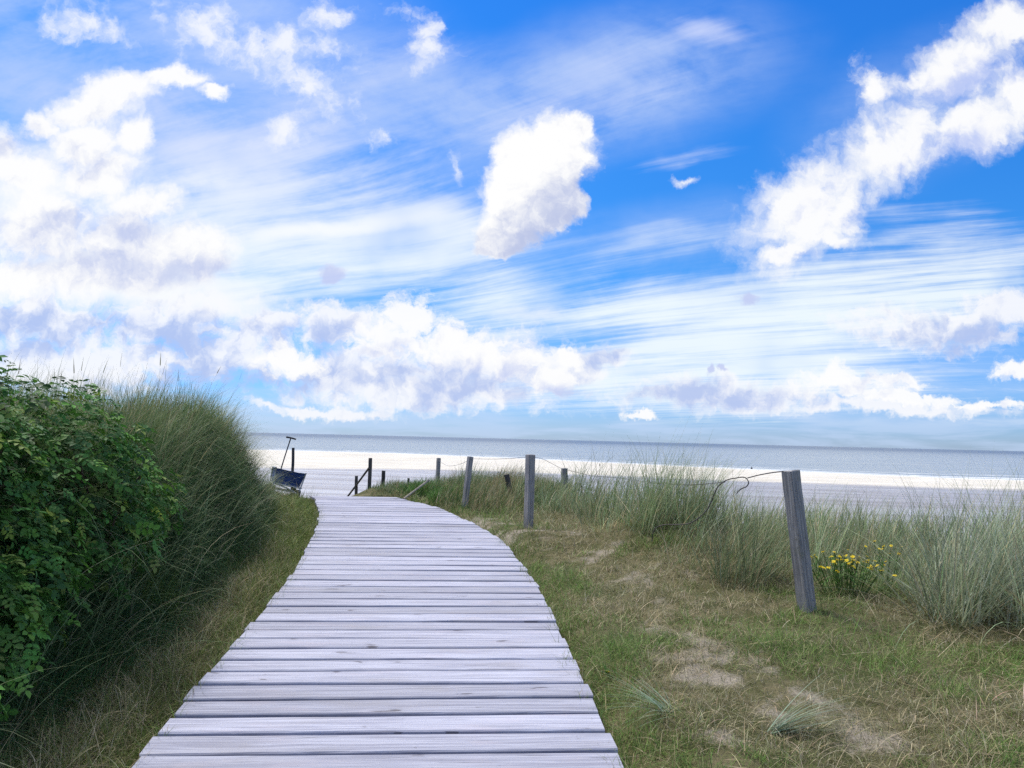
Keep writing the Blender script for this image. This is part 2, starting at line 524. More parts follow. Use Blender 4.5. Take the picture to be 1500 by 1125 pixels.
def height(x, y):
    x = np.asarray(x, float); y = np.asarray(y, float)
    c = np.interp(y, _c_y, _c_z); r = np.interp(y, _r_y, _r_z); l = np.interp(y, _l_y, _l_z)
    wr = sstep(x, 0.9 , 2.4); wl = sstep(-x, 2.35, 2.75)
    z = c * (1 - wr) + r * wr
    z = z * (1 - wl) + l * wl
    on = sstep(x, left_edge(y) - 0.35, left_edge(y) + .02) * (1 - sstep(x, right_edge(y) - .02, right_edge(y) + 0.35)) * (y < 12.6)
    z = z + (fbm(x, y, 0.9, 3) - 0.5) * 0.16 * (1 - on) * sstep(np.abs(y), -1, 3)
    z = z + (fbm(x + 40, y, 6.0, 3) - 0.5) * 0.035 * (1 - on)
    z = z - 0.15 * on - 0.035 * (1 - on) * (y < 13)
    bank = sstep(foot_x(y) - x, 0.0, 0.85)
    bank = bank * sstep(12.0 - y, 0.4, 2.6)
    z = z + bank * (0.82 + 0.16 * sstep(y, 3, 8) + (fbm(x, y, 1.1, 3) - .5) * .3)
    z = z + .26 * np.exp(-(((x - 1.75) / .85) ** 2 + ((y - 8.7) / 1.1) ** 2)) + .10 * np.exp(-(((x + .7) / .9) ** 2 + ((y - 13.6) / 1.2) ** 2))
    for gx_, gy_, gd_ in FIT:
        z = z + gd_ * np.exp(-(((x - gx_) ** 2 + (y - gy_) ** 2) / .30))
    # rolling dunes away to both sides
    away = sstep(np.abs(x), 9, 30) * (1 - sstep(y, 18, 40))
    z = z + away * (fbm(x, y, 0.07, 3) - 0.42) * 3.0
    return z


def hz1(x, y): return float(height(np.array([x]), np.array([y]))[0])


for a, b, Y in ((1183, 893, 5.80), (774, 774, 9.30), (1240, 868, 6.3), (680.5, 742, 11.2), (1398, 900, 5.75)):
    q = at(a, b, Y)
    FIT.append((q.x, q.y, q.z - hz1(q.x, q.y)))

# bare sand shows through the turf here (photo pixel, radius in px)
SAND_PX = [(665, 742, 26), (700, 762, 38), (745, 783, 40), (790, 786, 34), (835, 792, 26), (620, 735, 14), (930, 850, 40), (960, 925, 42), (1000, 985, 46), (1060, 1005, 40),
           (1085, 960, 50), (1125, 985, 40), (1040, 955, 40), (1125, 1050, 40), (970, 890, 26), (1190, 1040, 50), (1010, 850, 30), (880, 815, 30), (1270, 1080, 60), (1060, 1080, 30)]
SAND = []
for a, b, rp in SAND_PX:
    p = on_plane(a, b, -0.03, SLOPE)
    SAND.append((p.x, p.y, rp * p.y / FPX))


def sand_amount(x, y):
    s = np.zeros_like(np.asarray(x, float))
    for sx, sy, r in SAND:
        s = np.maximum(s, np.exp(-(((x - sx) / (r * 1.0)) ** 2 + ((y - sy) / (r * 1.9)) ** 2)))
    n = fbm(x, y, 5.0, 4)
    n2_ = fbm(x + 5, y, 14.0, 3)
    return np.clip(s * .95 - .28 + (n - 0.5) * 2.0 + (n2_ - .5) * 1.5, 0, 1) * (s > 0.05)


def grid_axis(lo, hi, core_lo, core_hi, step, grow=1.16):
    a = list(np.arange(core_lo, core_hi + 1e-6, step))
    d = step; v = core_hi
    while v < hi: d *= grow; v += d; a.append(min(v, hi))
    d = step; v = core_lo
    while v > lo: d *= grow; v -= d; a.insert(0, max(v, lo))
    return np.array(a)


def sheet(name, xs, ys, zf, mat, tintf=None):
    X, Y = np.meshgrid(xs, ys)
    V = np.stack([X.ravel(), Y.ravel(), zf(X.ravel(), Y.ravel())], 1)
    nx = len(xs); ny = len(ys)
    i = np.arange(nx - 1)[None, :] + np.arange(ny - 1)[:, None] * nx
    i = i.ravel()
    F = np.stack([i, i + 1, i + nx + 1, i + nx], 1)
    t = tintf(V[:, 0], V[:, 1]) if tintf else None
    return np_mesh(name, V, F, mat, t)


# ---- dune soil
mt, nt, bs = new_mat('dune_soil')
p = nt.pos()
n1 = nt.noise(p, 5.0, 6, .6); n2 = nt.noise(p, 60.0, 5, .65); n3 = nt.noise(p, 300.0, 3, .6); n4 = nt.noise(p, 1.1, 3, .5)
soil = nt.mix(nt.ss(n1, .36, .66), (.085, .090, .034), (.175, .155, .085))
soil = nt.mix(nt.ss(n4, .45, .7, 0, .6), soil, (.060, .085, .028))
soil = nt.mix(nt.ss(n2, .5, .72, 0, .8), soil, (.20, .165, .105))
sandc = nt.mix(n2, (.23, .20, .16), (.43, .385, .315))
sandc = nt.mix(nt.ss(n3, .55, .75, 0, .5), sandc, (.17, .14, .10))
tt_ = nt.xyz(nt.attr('tint')); at_ = tt_[0]
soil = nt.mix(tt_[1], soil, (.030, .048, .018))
sm = nt.ss(nt.m('ADD', at_, nt.m('MULTIPLY', nt.m('SUBTRACT', n2, .5), 1.5)), .18, 1.02)
colr = nt.mix(sm, soil, sandc)
nt.put(bs.inputs['Base Color'], colr); bs.inputs['Roughness'].default_value = .95
bs.inputs['Specular IOR Level'].default_value = .15
nt.put(bs.inputs['Normal'], nt.bump(nt.m('ADD', n2, nt.m('MULTIPLY', n3, .5)), .8, .02))
M_SOIL = mt

xs = grid_axis(-260, 260, -6.5, 9.0, 0.065)
ys = grid_axis(-60, 90, -1.0, 19.0, 0.065, 1.12)
def soil_tint(x, y):
    t = np.zeros((len(x), 3))
    t[:, 0] = np.clip(sand_amount(x, y) + sstep(y, 17, 26), 0, 1)
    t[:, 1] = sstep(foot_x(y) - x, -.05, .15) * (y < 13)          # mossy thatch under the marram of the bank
    return t


ground = sheet('dune_ground', xs, ys, height, M_SOIL, soil_tint)
tag(ground, 'sandy dune ground with thin turf beside the boardwalk', kind='structure')

# ---- the beach: wet flats, then a pale bar, then the sea; lines laid along the shore
SEA_Z = -8.62
sh = [on_plane(a, b, SEA_Z) for a, b in ((450, 660.5), (560, 663.5), (750, 671), (1100, 687.5), (1400, 700.5))]
lowr = [on_plane(a, b, BEACH_Z) for a, b in ((450, 686), (640, 687.5), (750, 690.5), (1100, 704.5), (1400, 716))]
sx = np.array([(q.x, q.y) for q in sh]); lx = np.array([(q.x, q.y) for q in lowr])
k_s = np.polyfit(sx[:, 0], sx[:, 1], 1); k_l = np.polyfit(lx[:, 0], lx[:, 1], 1)
print('shore', k_s, 'bar', k_l, sx, lx)


def shore_y(x): return np.interp(x, np.r_[-3000, sx[:, 0], 3000], np.r_[sx[0, 1] + 80, sx[:, 1], sx[-1, 1] - 40])
def bar_y(x): return np.interp(x, np.r_[-3000, lx[:, 0], 3000], np.r_[lx[0, 1] + 40, lx[:, 1], lx[-1, 1] - 20])


def beach_h(x, y):
    ys_ = shore_y(x); yb = bar_y(x)
    z = BEACH_Z + 0.35 * sstep(y, yb - 6, yb + 22)
    z = z - 0.85 * sstep(y, ys_ - 40, ys_ + 24)
    return z + (fbm(x, y, .05, 3) - .5) * .05


def beach_tint(x, y):
    n = (fbm(x, y, .02, 4) - .5)
    dry = sstep(y + n * 16, bar_y(x) - 9, bar_y(x) + 7)
    wetline = sstep(y + n * 22, shore_y(x) - 16, shore_y(x) - 3)
    t = np.zeros((len(x), 3)); t[:, 0] = dry; t[:, 1] = wetline
    return t


mt, nt, bs = new_mat('beach_sand')
p = nt.pos()
cx_, cy2, cz_ = nt.xyz(p)
tn = nt.attr('tint'); dry, wet, _ = nt.xyz(tn)
q = nt.vec(nt.m('MULTIPLY', cx_, .010), nt.m('MULTIPLY', nt.m('ADD', cy2, nt.m('MULTIPLY', cx_, .18)), .11), 0)
b1 = nt.noise(q, 1.0, 6, .62, .4, dims='2D')
q2 = nt.vec(nt.m('MULTIPLY', cx_, .035), nt.m('MULTIPLY', cy2, .5), 3)
b2 = nt.noise(q2, 1.0, 5, .6, .3, dims='2D')
band = nt.m('ADD', nt.m('MULTIPLY', b1, .65), nt.m('MULTIPLY', b2, .35))
flat = nt.ramp(band, [(.34, WET_A), (.47, WET_B), (.60, WET_C)])
flat = nt.mix(nt.ss(cx_, -30, 60, 0, .45), flat, WET_A)
fine = nt.noise(p, 1.2, 5, .6)
dryc = nt.mix(nt.ss(b2, .38, .62), (.54, .505, .44), (.70, .665, .595))
dryc = nt.mix(nt.m('MULTIPLY', nt.m('MULTIPLY', wet, nt.ss(b2, .42, .6)), .45), dryc, (.40, .37, .33))
nt.put(bs.inputs['Base Color'], nt.mix(dry, flat, dryc))
nt.put(bs.inputs['Roughness'], nt.m('ADD', nt.m('MULTIPLY', dry, .4), nt.ss(band, .35, .6, .60, .34)))
nt.put(bs.inputs['Specular IOR Level'], nt.m('SUBTRACT', .5, nt.m('MULTIPLY', dry, .4)))
nt.put(bs.inputs['Normal'], nt.bump(nt.noise(nt.vec(cx_, nt.m('MULTIPLY', cy2, 3.0), 0), 1.5, 4, .6), .25, .05))
M_BEACH = mt
xs = grid_axis(-2600, 2600, -160, 220, 4.0, 1.2)
ys = grid_axis(40, 900, 90, 480, 2.0, 1.2)
beach = sheet('beach', xs, ys, beach_h, M_BEACH, beach_tint)
tag(beach, 'wide beach of wet grey flats with a pale dry sand bar by the sea', kind='structure')

# ---- sea
mt, nt, bs = new_mat('sea_water')
p = nt.pos()
px_, py_, _ = nt.xyz(p)
shp = nt.attr('tint'); off = nt.xyz(shp)[0]
w_a = nt.noise(nt.vec(nt.m('MULTIPLY', px_, .012), nt.m('MULTIPLY', py_, .055), 0), 1.0, 6, .6, .3)
w_b = nt.noise(nt.vec(nt.m('MULTIPLY', px_, .12), nt.m('MULTIPLY', py_, .6), 5), 1.0, 5, .6, .2)
far = nt.ss(py_, 350, 3500)
deep = nt.mix(nt.ss(w_a, .35, .65), SEA_A, SEA_B)
deep = nt.mix(far, deep, SEA_C)
# surf lines near the shore
sl = nt.m('ADD', off, nt.m('MULTIPLY', nt.m('SUBTRACT', w_a, .5), 14.0))
f1 = nt.m('MULTIPLY', nt.ss(sl, 6, 9), nt.ss(sl, 14, 20, 1, 0))
f2 = nt.m('MULTIPLY', nt.ss(sl, 34, 38), nt.ss(sl, 44, 52, 1, 0))
f0 = nt.ss(sl, -1, 3, 1, 0)
foam = nt.m('MAXIMUM', nt.m('MAXIMUM', nt.m('MULTIPLY', f1, nt.ss(w_b, .38, .55)), nt.m('MULTIPLY', f2, nt.ss(w_b, .50, .62))), nt.m('MULTIPLY', f0, .9))
nt.put(bs.inputs['Base Color'], nt.mix(foam, deep, (.82, .84, .85)))
nt.put(bs.inputs['Roughness'], nt.m('ADD', SEA_R, nt.m('MULTIPLY', foam, .5)))
bs.inputs['IOR'].default_value = 1.333
bs.inputs['Specular IOR Level'].default_value = SEA_SPEC
nt.put(bs.inputs['Normal'], nt.bump(nt.m('ADD', w_b, nt.m('MULTIPLY', nt.noise(nt.vec(px_, nt.m('MULTIPLY', py_, 2.5), 0), .6, 4, .6), .35)), .55, 1.0))
M_SEA = mt
xs = grid_axis(-60000, 60000, -160, 240, 10.0, 1.35)
ys = grid_axis(215, 60000, 216, 500, 4.0, 1.3)
sea = sheet('sea', xs, ys, lambda x, y: np.full_like(x, SEA_Z), M_SEA, lambda x, y: np.repeat((y - shore_y(x))[:, None], 3, 1))
tag(sea, 'calm grey-blue sea reaching to a level horizon', kind='structure')
# ------------------------------------------------------------------ timber, metal, cloth
def wood_mat(name, base, dark, streak, grain=1.0, rough=.85):
    mt, nt, bs = new_mat(name)
    tc = nt.n.new('ShaderNodeTexCoord').outputs['Object']
    rnd = nt.n.new('ShaderNodeObjectInfo').outputs['Random']
    sh = nt.vec(nt.m('MULTIPLY', rnd, 37.0), nt.m('MULTIPLY', rnd, 91.0), nt.m('MULTIPLY', rnd, 13.0))
    v = nt.vm('ADD', tc, sh)
    return mt, nt, bs, v, rnd


# boards: weathered silver softwood, grain along the board (local x)
mt, nt, bs, v, rnd = wood_mat('weathered_board', None, None, None)
vx, vy, vz = nt.xyz(v)
wv = nt.m('MULTIPLY', nt.m('SUBTRACT', nt.noise(nt.vec(nt.m('MULTIPLY', vx, 1.6), nt.m('MULTIPLY', vy, 7), vz), 1.0, 3, .5), .5), .06)
yy = nt.m('ADD', vy, wv)
g1 = nt.noise(nt.vec(nt.m('MULTIPLY', vx, 1.3), nt.m('MULTIPLY', yy, 55), 0), 1.0, 5, .6, dims='2D')
g2 = nt.noise(nt.vec(nt.m('MULTIPLY', vx, 6.0), nt.m('MULTIPLY', yy, 260), 0), 1.0, 3, .6, dims='2D')
blot = nt.noise(nt.vec(nt.m('MULTIPLY', vx, 2.2), nt.m('MULTIPLY', vy, 9), 0), 1.0, 5, .62, dims='2D')
c = nt.mix(nt.ss(g1, .30, .68), BOARD_D, BOARD_L)
c = nt.mix(nt.ss(g2, .58, .80, 0, .55), c, BOARD_D)
c = nt.mix(nt.ss(blot, .53, .74, 0, .55), c, BOARD_P)
c = nt.mix(nt.ss(nt.m('ADD', blot, nt.m('MULTIPLY', g1, .3)), .36, .50, .55, 0), c, BOARD_D)
# knots
kv = nt.vec(nt.m('ADD', nt.m('MULTIPLY', vx, 3.6), nt.m('MULTIPLY', blot, 1.2)), nt.m('ADD', nt.m('MULTIPLY', vy, 7.5), nt.m('MULTIPLY', g1, .8)), nt.m('MULTIPLY', rnd, 50))
kd = nt.voro(kv, 1.0, 'F1', dims='3D')
kn = nt.ss(kd, .05, .13, 1, 0)
kr = nt.m('MULTIPLY', nt.ss(kd, .12, .17, 0, 1), nt.ss(kd, .17, .26, 1, 0))
sel = nt.ss(nt.noise(nt.vec(nt.m('MULTIPLY', vx, 1.0), nt.m('MULTIPLY', vy, 2), 9), 1.0, 2, .5), .44, .50)
c = nt.mix(nt.m('MULTIPLY', nt.m('MULTIPLY', kn, sel), .85), c, (.085, .075, .085))
c = nt.mix(nt.m('MULTIPLY', nt.m('MULTIPLY', kr, sel), .35), c, BOARD_D)
# specks of bark and grit
fk = nt.noise(nt.vec(nt.m('MULTIPLY', vx, 26), nt.m('MULTIPLY', vy, 60), nt.m('MULTIPLY', rnd, 70)), 1.0, 3, .5)
fs = nt.ss(nt.noise(nt.vec(vx, nt.m('MULTIPLY', vy, 3), 11), 2.0, 3, .6), .48, .62)
c = nt.mix(nt.m('MULTIPLY', nt.m('MULTIPLY', nt.ss(fk, .68, .74), fs), .7), c, (.12, .11, .11))
c = nt.mix(nt.m('MULTIPLY', nt.ss(nt.noise(nt.vec(nt.m('MULTIPLY', vx, .8), nt.m('MULTIPLY', vy, 3), nt.m('MULTIPLY', rnd, 31)), 1.5, 4, .6), .52, .72), .38), c, (.30, .285, .30))
# fine checks
ck = nt.noise(nt.vec(nt.m('MULTIPLY', vx, 2.2), nt.m('MULTIPLY', yy, 120), 4), 1.0, 2, .4, dims='3D')
cks = nt.m('MULTIPLY', nt.ss(ck, .665, .70), nt.ss(nt.noise(nt.vec(vx, vy, 2), 1.3, 2, .5), .50, .60))
c = nt.mix(nt.m('MULTIPLY', cks, .75), c, (.10, .095, .11))
tone = nt.m('ADD', .84, nt.m('MULTIPLY', rnd, .30))
c = nt.mix(1.0, c, nt.vec(tone, tone, tone), 'MULTIPLY')
nt.put(bs.inputs['Base Color'], c)
bs.inputs['Roughness'].default_value = .78
bs.inputs['Specular IOR Level'].default_value = .25
nt.put(bs.inputs['Normal'], nt.bump(nt.m('SUBTRACT', nt.m('ADD', nt.m('MULTIPLY', g1, .6), nt.m('MULTIPLY', g2, .4)), nt.m('MULTIPLY', cks, .8)), .55, .004))
M_BOARD = mt


def post_mat(name, light, dark, green=None):
    mt, nt, bs, v, rnd = wood_mat(name, None, None, None)
    vx, vy, vz = nt.xyz(v)
    wob_ = nt.m('MULTIPLY', nt.noise(v, 2.0, 2, .5), .05)
    g = nt.noise(nt.vec(nt.m('MULTIPLY', nt.m('ADD', vx, wob_), 70), nt.m('MULTIPLY', nt.m('ADD', vy, wob_), 70), nt.m('MULTIPLY', vz, 2.2)), 1.0, 4, .6)
    bl = nt.noise(nt.vec(nt.m('MULTIPLY', vx, 9), nt.m('MULTIPLY', vy, 9), nt.m('MULTIPLY', vz, 3)), 1.0, 5, .65)
    c = nt.mix(nt.ss(g, .32, .66), dark, light)
    c = nt.mix(nt.ss(bl, .52, .72, 0, .6), c, tuple(k * .55 for k in dark))
    c = nt.mix(nt.ss(bl, .30, .42, .5, 0), c, tuple(min(1, k * 1.25) for k in light))
    if green: c = nt.mix(nt.ss(nt.noise(v, 14, 5, .65), .55, .72, 0, .4), c, green)
    crack = nt.m('MULTIPLY', nt.ss(g, .70, .74), nt.ss(bl, .45, .55))
    c = nt.mix(nt.m('MULTIPLY', crack, .8), c, (.03, .03, .035))
    nt.put(bs.inputs['Base Color'], c)
    bs.inputs['Roughness'].default_value = .9; bs.inputs['Specular IOR Level'].default_value = .2
    nt.put(bs.inputs['Normal'], nt.bump(nt.m('SUBTRACT', g, crack), .6, .006))
    return mt


M_POST = post_mat('grey_post_wood', POST_L, POST_D, (.12, .14, .09))
M_DARKPOST = post_mat('dark_post_wood', (.10, .095, .09), (.045, .042, .045))
M_BEAM = post_mat('beam_wood', (.42, .38, .32), (.24, .21, .18))


def plain(name, colr, rough=.6, metal=0.0, vary=.25, scale=20.0):
    mt, nt, bs = new_mat(name)
    n = nt.noise(nt.n.new('ShaderNodeTexCoord').outputs['Object'], scale, 4, .6)
    nt.put(bs.inputs['Base Color'], nt.mix(nt.ss(n, .3, .7), tuple(c * (1 - vary) for c in colr), tuple(min(1, c * (1 + vary)) for c in colr)))
    bs.inputs['Roughness'].default_value = rough; bs.inputs['Metallic'].default_value = metal
    return mt


M_RUST = plain('rusty_wire', (.060, .050, .050), .6, .3, .5, 60)
M_WIRE = plain('grey_wire', (.22, .22, .23), .5, .5)
M_JOIST = plain('joist_wood', (.07, .06, .05), .9)
M_CLOTH = plain('navy_cloth', (.014, .045, .165), .8, 0, .35, 14)
M_STEEL = plain('bare_steel', (.40, .42, .45), .45, .5, .2)
M_BLACK = plain('black_rubber', (.020, .020, .024), .7, 0, .3)
M_BLACKM = plain('black_paint', (.03, .035, .05), .45, 0, .2)
M_RED = plain('buoy_paint', (.02, .022, .03), .5)

# ------------------------------------------------------------------ boardwalk
walk = empty('boardwalk', (0, 5, 0.2))
tag(walk, 'curving boardwalk of weathered silver-grey planks climbing between the dunes to the beach', 'boardwalk', kind='structure')


def board_mesh(length, width, thick, seed, sh0=0.0, sh1=0.0):
    r = random.Random(seed)
    ch = .006
    prof = [(-width / 2 + ch, 0), (width / 2 - ch, 0), (width / 2, -ch), (width / 2, -thick), (-width / 2, -thick), (-width / 2, -ch)]
    nx = 15; V = []; F = []
    cup = r.uniform(-.004, .003); bow = r.uniform(-.004, .004); wa = r.uniform(0, 6); tw = r.uniform(-.006, .006)
    for i in range(nx):
        t = i / (nx - 1); x = (t - .5) * length
        for j, (y, z) in enumerate(prof):
            e = .0018 * math.sin(wa + 3.1 * x + 9 * (y > 0)) + r.uniform(-.0012, .0012)
            V.append((x + y * (sh0 * (1 - t) + sh1 * t) + r.uniform(-.002, .002) * (i in (0, nx - 1)), y + (e if j in (0, 1, 2, 5) else e * .5) + bow * (2 * t - 1) ** 2, z + (cup * (1 - (2 * y / width) ** 2)) + tw * (2 * t - 1) * y / width))
    n = len(prof)
    for i in range(nx - 1):
        for j in range(n):
            a = i * n + j; b = i * n + (j + 1) % n
            F.append((a, a + n, b + n, b))
    F.append(tuple(range(n))); F.append(tuple(reversed(range((nx - 1) * n, nx * n))))
    return V, F


ax = np.linspace(-2.2, 12.08, 72)
y_c = -2.2; k = 0
while y_c < 12.02:
    wd = random.choice([.166, .169, .172, .176]) 
    gap = random.uniform(.022, .036)
    if k in (35, ): gap = .004
    yc = y_c + wd / 2
    ang = R(np.interp(yc, [0, 3, 8, 12], [4.2, 4.8, 6.3, 8.0])) + R(random.uniform(-.35, .35))
    xc = float((left_edge(yc) + right_edge(yc)) / 2)
    ca_, sa_ = math.cos(ang), math.sin(ang)
    t0 = t1 = 1.0
    for _ in range(12):
        t1 = (float(right_edge(yc + t1 * sa_)) - xc) / ca_
        t0 = (xc - float(left_edge(yc - t0 * sa_))) / ca_
    t1 = max(.2, t1) + random.uniform(-.014, .014); t0 = max(.2, t0) + random.uniform(-.014, .014)
    L = t0 + t1; mid = (t1 - t0) / 2
    def edge_shear(fn, yq):
        dxy = float(fn(yq + .15) - fn(yq - .15)) / .3
        return max(-1.6, min(1.6, (dxy * ca_ + sa_) / max(.3, ca_ - dxy * sa_)))
    V, F = board_mesh(L, wd, .032, 100 + k, edge_shear(left_edge, yc - t0 * sa_), edge_shear(right_edge, yc + t1 * sa_))
    o = mesh_obj('plank', V, F, M_BOARD, walk, smooth=False)
    cx0 = xc + mid * ca_; cy0 = yc + mid * sa_
    o.location = Vector((cx0, cy0, SLOPE * cy0 + random.uniform(-.003, .003))) - walk.location
    o.rotation_euler = (math.atan(SLOPE) * ca_, math.atan(SLOPE) * sa_ * -1 * 0, ang)
    o.rotation_euler = (math.atan(SLOPE), 0, ang)
    y_c += wd + gap; k += 1
N_PLANK = k


def ribbon_box(name, pts, w, h, mat, parent):
    """a beam that follows points, w wide, h deep, its top on the points"""
    V = []; F = []
    for i, p in enumerate(pts):
        a = Vector(pts[max(0, i - 1)]); b = Vector(pts[min(len(pts) - 1, i + 1)])
        d = (b - a).normalized(); s = Vector((-d.y, d.x, 0)).normalized() * (w / 2)
        p = Vector(p)
        V += [p + s, p - s, p - s - Vector((0, 0, h)), p + s - Vector((0, 0, h))]
        if i:
            q = (i - 1) * 4
            for j in range(4): F.append((q + j, q + 4 + j, q + 4 + (j + 1) % 4, q + (j + 1) % 4))
    F.append((0, 1, 2, 3)); n = len(V); F.append((n - 1, n - 2, n - 3, n - 4))
    o = mesh_obj(name, [v - parent.location for v in V], F, mat, parent)
    return o


for f_ in (.10, .5, .90):
    pts = [(float(left_edge(y) * (1 - f_) + right_edge(y) * f_), y, SLOPE * y - .038) for y in np.linspace(-2.1, 11.8, 16)]
    ribbon_box('joist', pts, .07, .07, M_JOIST, walk)


# ------------------------------------------------------------------ posts
def post_between(name, base, top, width, rot, mat, rnd=False, sink=.35, parent=None, seed=0):
    """square (or round) post from the ground to its top, its own axis up z"""
    r = random.Random(seed)
    ax_ = (top - base); H = ax_.length; ax_.normalize()
    n = 12 if rnd else 4
    V = []; F = []
    if rnd:
        ring = [(math.cos(2 * math.pi * i / n) * width / 2, math.sin(2 * math.pi * i / n) * width / 2) for i in range(n)]
    else:
        c = width * .06; h = width / 2
        ring = [(-h + c, -h), (h - c, -h), (h, -h + c), (h, h - c), (h - c, h), (-h + c, h), (-h, h - c), (-h, -h + c)]
        n = 8
    lev = [-sink] + list(np.linspace(0, H - width * .05, 9)) + [H]
    for li, z in enumerate(lev):
        s = 1.0 if li < len(lev) - 1 else .90
        bx, by = r.uniform(-.0025, .0025), r.uniform(-.0025, .0025)
        for (x, y) in ring:
            V.append((x * s * (1 + r.uniform(-.012, .012)) + bx, y * s * (1 + r.uniform(-.012, .012)) + by, z + (r.uniform(-.004, .004) if li == len(lev) - 1 else 0)))
    for i in range(len(lev) - 1):
        for j in range(n):
            a = i * n + j; b = i * n + (j + 1) % n
            F.append((a, b, b + n, a + n))
    F.append(tuple(range((len(lev) - 1) * n, len(lev) * n)))
    o = mesh_obj(name, V, F, mat, parent, smooth=rnd)
    q = ax_.to_track_quat('Z', 'Y')
    o.rotation_mode = 'QUATERNION'
    from mathutils import Quaternion
    o.rotation_quaternion = q @ Quaternion((0, 0, 1), rot)
    o.location = base - (parent.location if parent else Vector((0, 0, 0)))
    return o


GP = 'old fence posts along the dune edge'
POSTS = [
    # base px, top px, depth, width, turn, label, round
    ((1182, 893), (1158, 689), 5.80, .100, R(29), 'tall grey square post leaning beside the yellow flowers', False, M_POST),
    ((774, 776), (777, 666), 9.30, .090, R(32), 'upright grey square post standing at the bare sand by the boardwalk bend', False, M_POST),
    ((680.5, 744), (689, 669), 11.2, .070, R(35), 'grey square post tilted seaward beside the upright one at the bend', False, M_POST),
    ((640, 722), (642.5, 671), 16.0, .070, R(30), 'thin grey post rising behind the bright green patch of dune plants', False, M_POST),
    ((828, 732), (826.5, 686), 13.5, .088, R(25), 'squat grey post standing apart in the low marram grass, facing the flats', False, M_POST),
    ((749, 729), (742, 695), 12.6, .064, R(40), 'short dark post stub leaning over in the grass between two taller posts', False, M_DARKPOST),
]
post_top = []
for i, (b, t, Y, w, rot, lab, rd, mat_) in enumerate(POSTS):
    tp = at(t[0], t[1], Y); bp = at(b[0], b[1], Y)
    g = hz1(bp.x, bp.y)
    o = post_between('fence_post', bp, tp, w, rot, mat_, rd, sink=max(.3, bp.z - g + .25), seed=i)
    tag(o, lab, 'fence post', GP)
    post_top.append(tp)


# ------------------------------------------------------------------ wires
def tube(name, pts, rad, mat, parent=None, sides=6, sub=5):
    P_ = [Vector(p) for p in pts]
    C_ = []
    for i in range(len(P_) - 1):
        p0 = P_[max(0, i - 1)]; p1 = P_[i]; p2 = P_[i + 1]; p3 = P_[min(len(P_) - 1, i + 2)]
        for s in range(sub):
            t = s / sub
            C_.append(.5 * ((2 * p1) + (p2 - p0) * t + (2 * p0 - 5 * p1 + 4 * p2 - p3) * t * t + (3 * p1 - p0 - 3 * p2 + p3) * t ** 3))
    C_.append(P_[-1])
    V = []; F = []
    ref = Vector((.31, .2, .93))
    for i, c in enumerate(C_):
        d = (C_[min(i + 1, len(C_) - 1)] - C_[max(0, i - 1)]).normalized()
        u_ = d.cross(ref).normalized(); v_ = d.cross(u_).normalized()
        rr = rad[i * (len(rad) - 1) // max(1, len(C_) - 1)] if isinstance(rad, list) else rad
        for j in range(sides):
            a_ = 2 * math.pi * j / sides
            V.append(c + (u_ * math.cos(a_) + v_ * math.sin(a_)) * rr)
        if i:
            q = (i - 1) * sides
            for j in range(sides): F.append((q + j, q + (j + 1) % sides, q + sides + (j + 1) % sides, q + sides + j))
    F.append(tuple(range(sides))); n = len(V); F.append(tuple(reversed(range(n - sides, n))))
    off_ = parent.matrix_world.translation if False else (parent.location if parent else Vector((0, 0, 0)))
    return mesh_obj(name, [v - off_ for v in V], F, mat, parent, smooth=True)


GW = 'slack fence wires'
rope_px = [(1079, 724), (1082, 719), (1087, 715.5), (1093, 713), (1096.5, 708), (1095, 703), (1091, 699.5), (1085, 699), (1077, 700.5), (1068, 702), (1059, 706.5), (1051, 714), (1046, 724), (1042, 735),
           (1037, 745), (1029, 754), (1019, 762), (1008, 767), (992, 768.5), (976, 768.5), (964, 771.5), (957, 779), (955, 793)]
rope = tube('wire', [at(a, b, 6.6 + .004 * (1080 - a)) for a, b in rope_px], .0046, M_RUST)
tag(rope, 'thick dark twisted wire curling down into the marram grass from the leaning post', 'wire', GW)
w = tube('wire', [at(1147, 690.5, 5.80), at(1130, 692.5, 6.0), at(1111, 696, 6.3), at(1095, 700.2, 6.6)], .0045, M_RUST)
tag(w, 'short rusty wire stretched from the leaning post top to the dark curl', 'wire', GW)
w = tube('wire', [at(1062, 706.2, 6.65), at(1030, 709, 8), at(1000, 710, 9), at(955, 707, 10.2), at(905, 700, 11.6), at(868, 697, 12.6), at(850, 693, 13.1), at(829, 688, 13.4)], .0035, M_RUST)
tag(w, 'long thin wire sagging over the grass tops from the squat post to the dark curl', 'wire', GW)
w = tube('wire', [post_top[1] + Vector((.03, 0, -.03)), at(795, 672.5, 10.4), at(812, 681, 12), post_top[4] + Vector((-.02, 0, -.02))], .003, M_WIRE)
tag(w, 'thin wire running down from the upright bend post to the squat post', 'wire', GW)
w = tube('wire', [post_top[2] + Vector((.0, 0, -.03)), at(720, 672.5, 10.6), at(748, 671.5, 10.0), post_top[1] + Vector((-.03, 0, -.03))], .003, M_WIRE)
tag(w, 'thin wire slung between the tilted post and the upright bend post', 'wire', GW)
w = tube('wire', [post_top[3] + Vector((.0, 0, -.04)), at(655, 682, 14.2), at(672, 680.5, 12.6), post_top[2] + Vector((-.02, 0, -.05))], .003, M_WIRE)
tag(w, 'thin wire dipping between the thin rear post and the tilted post', 'wire', GW)

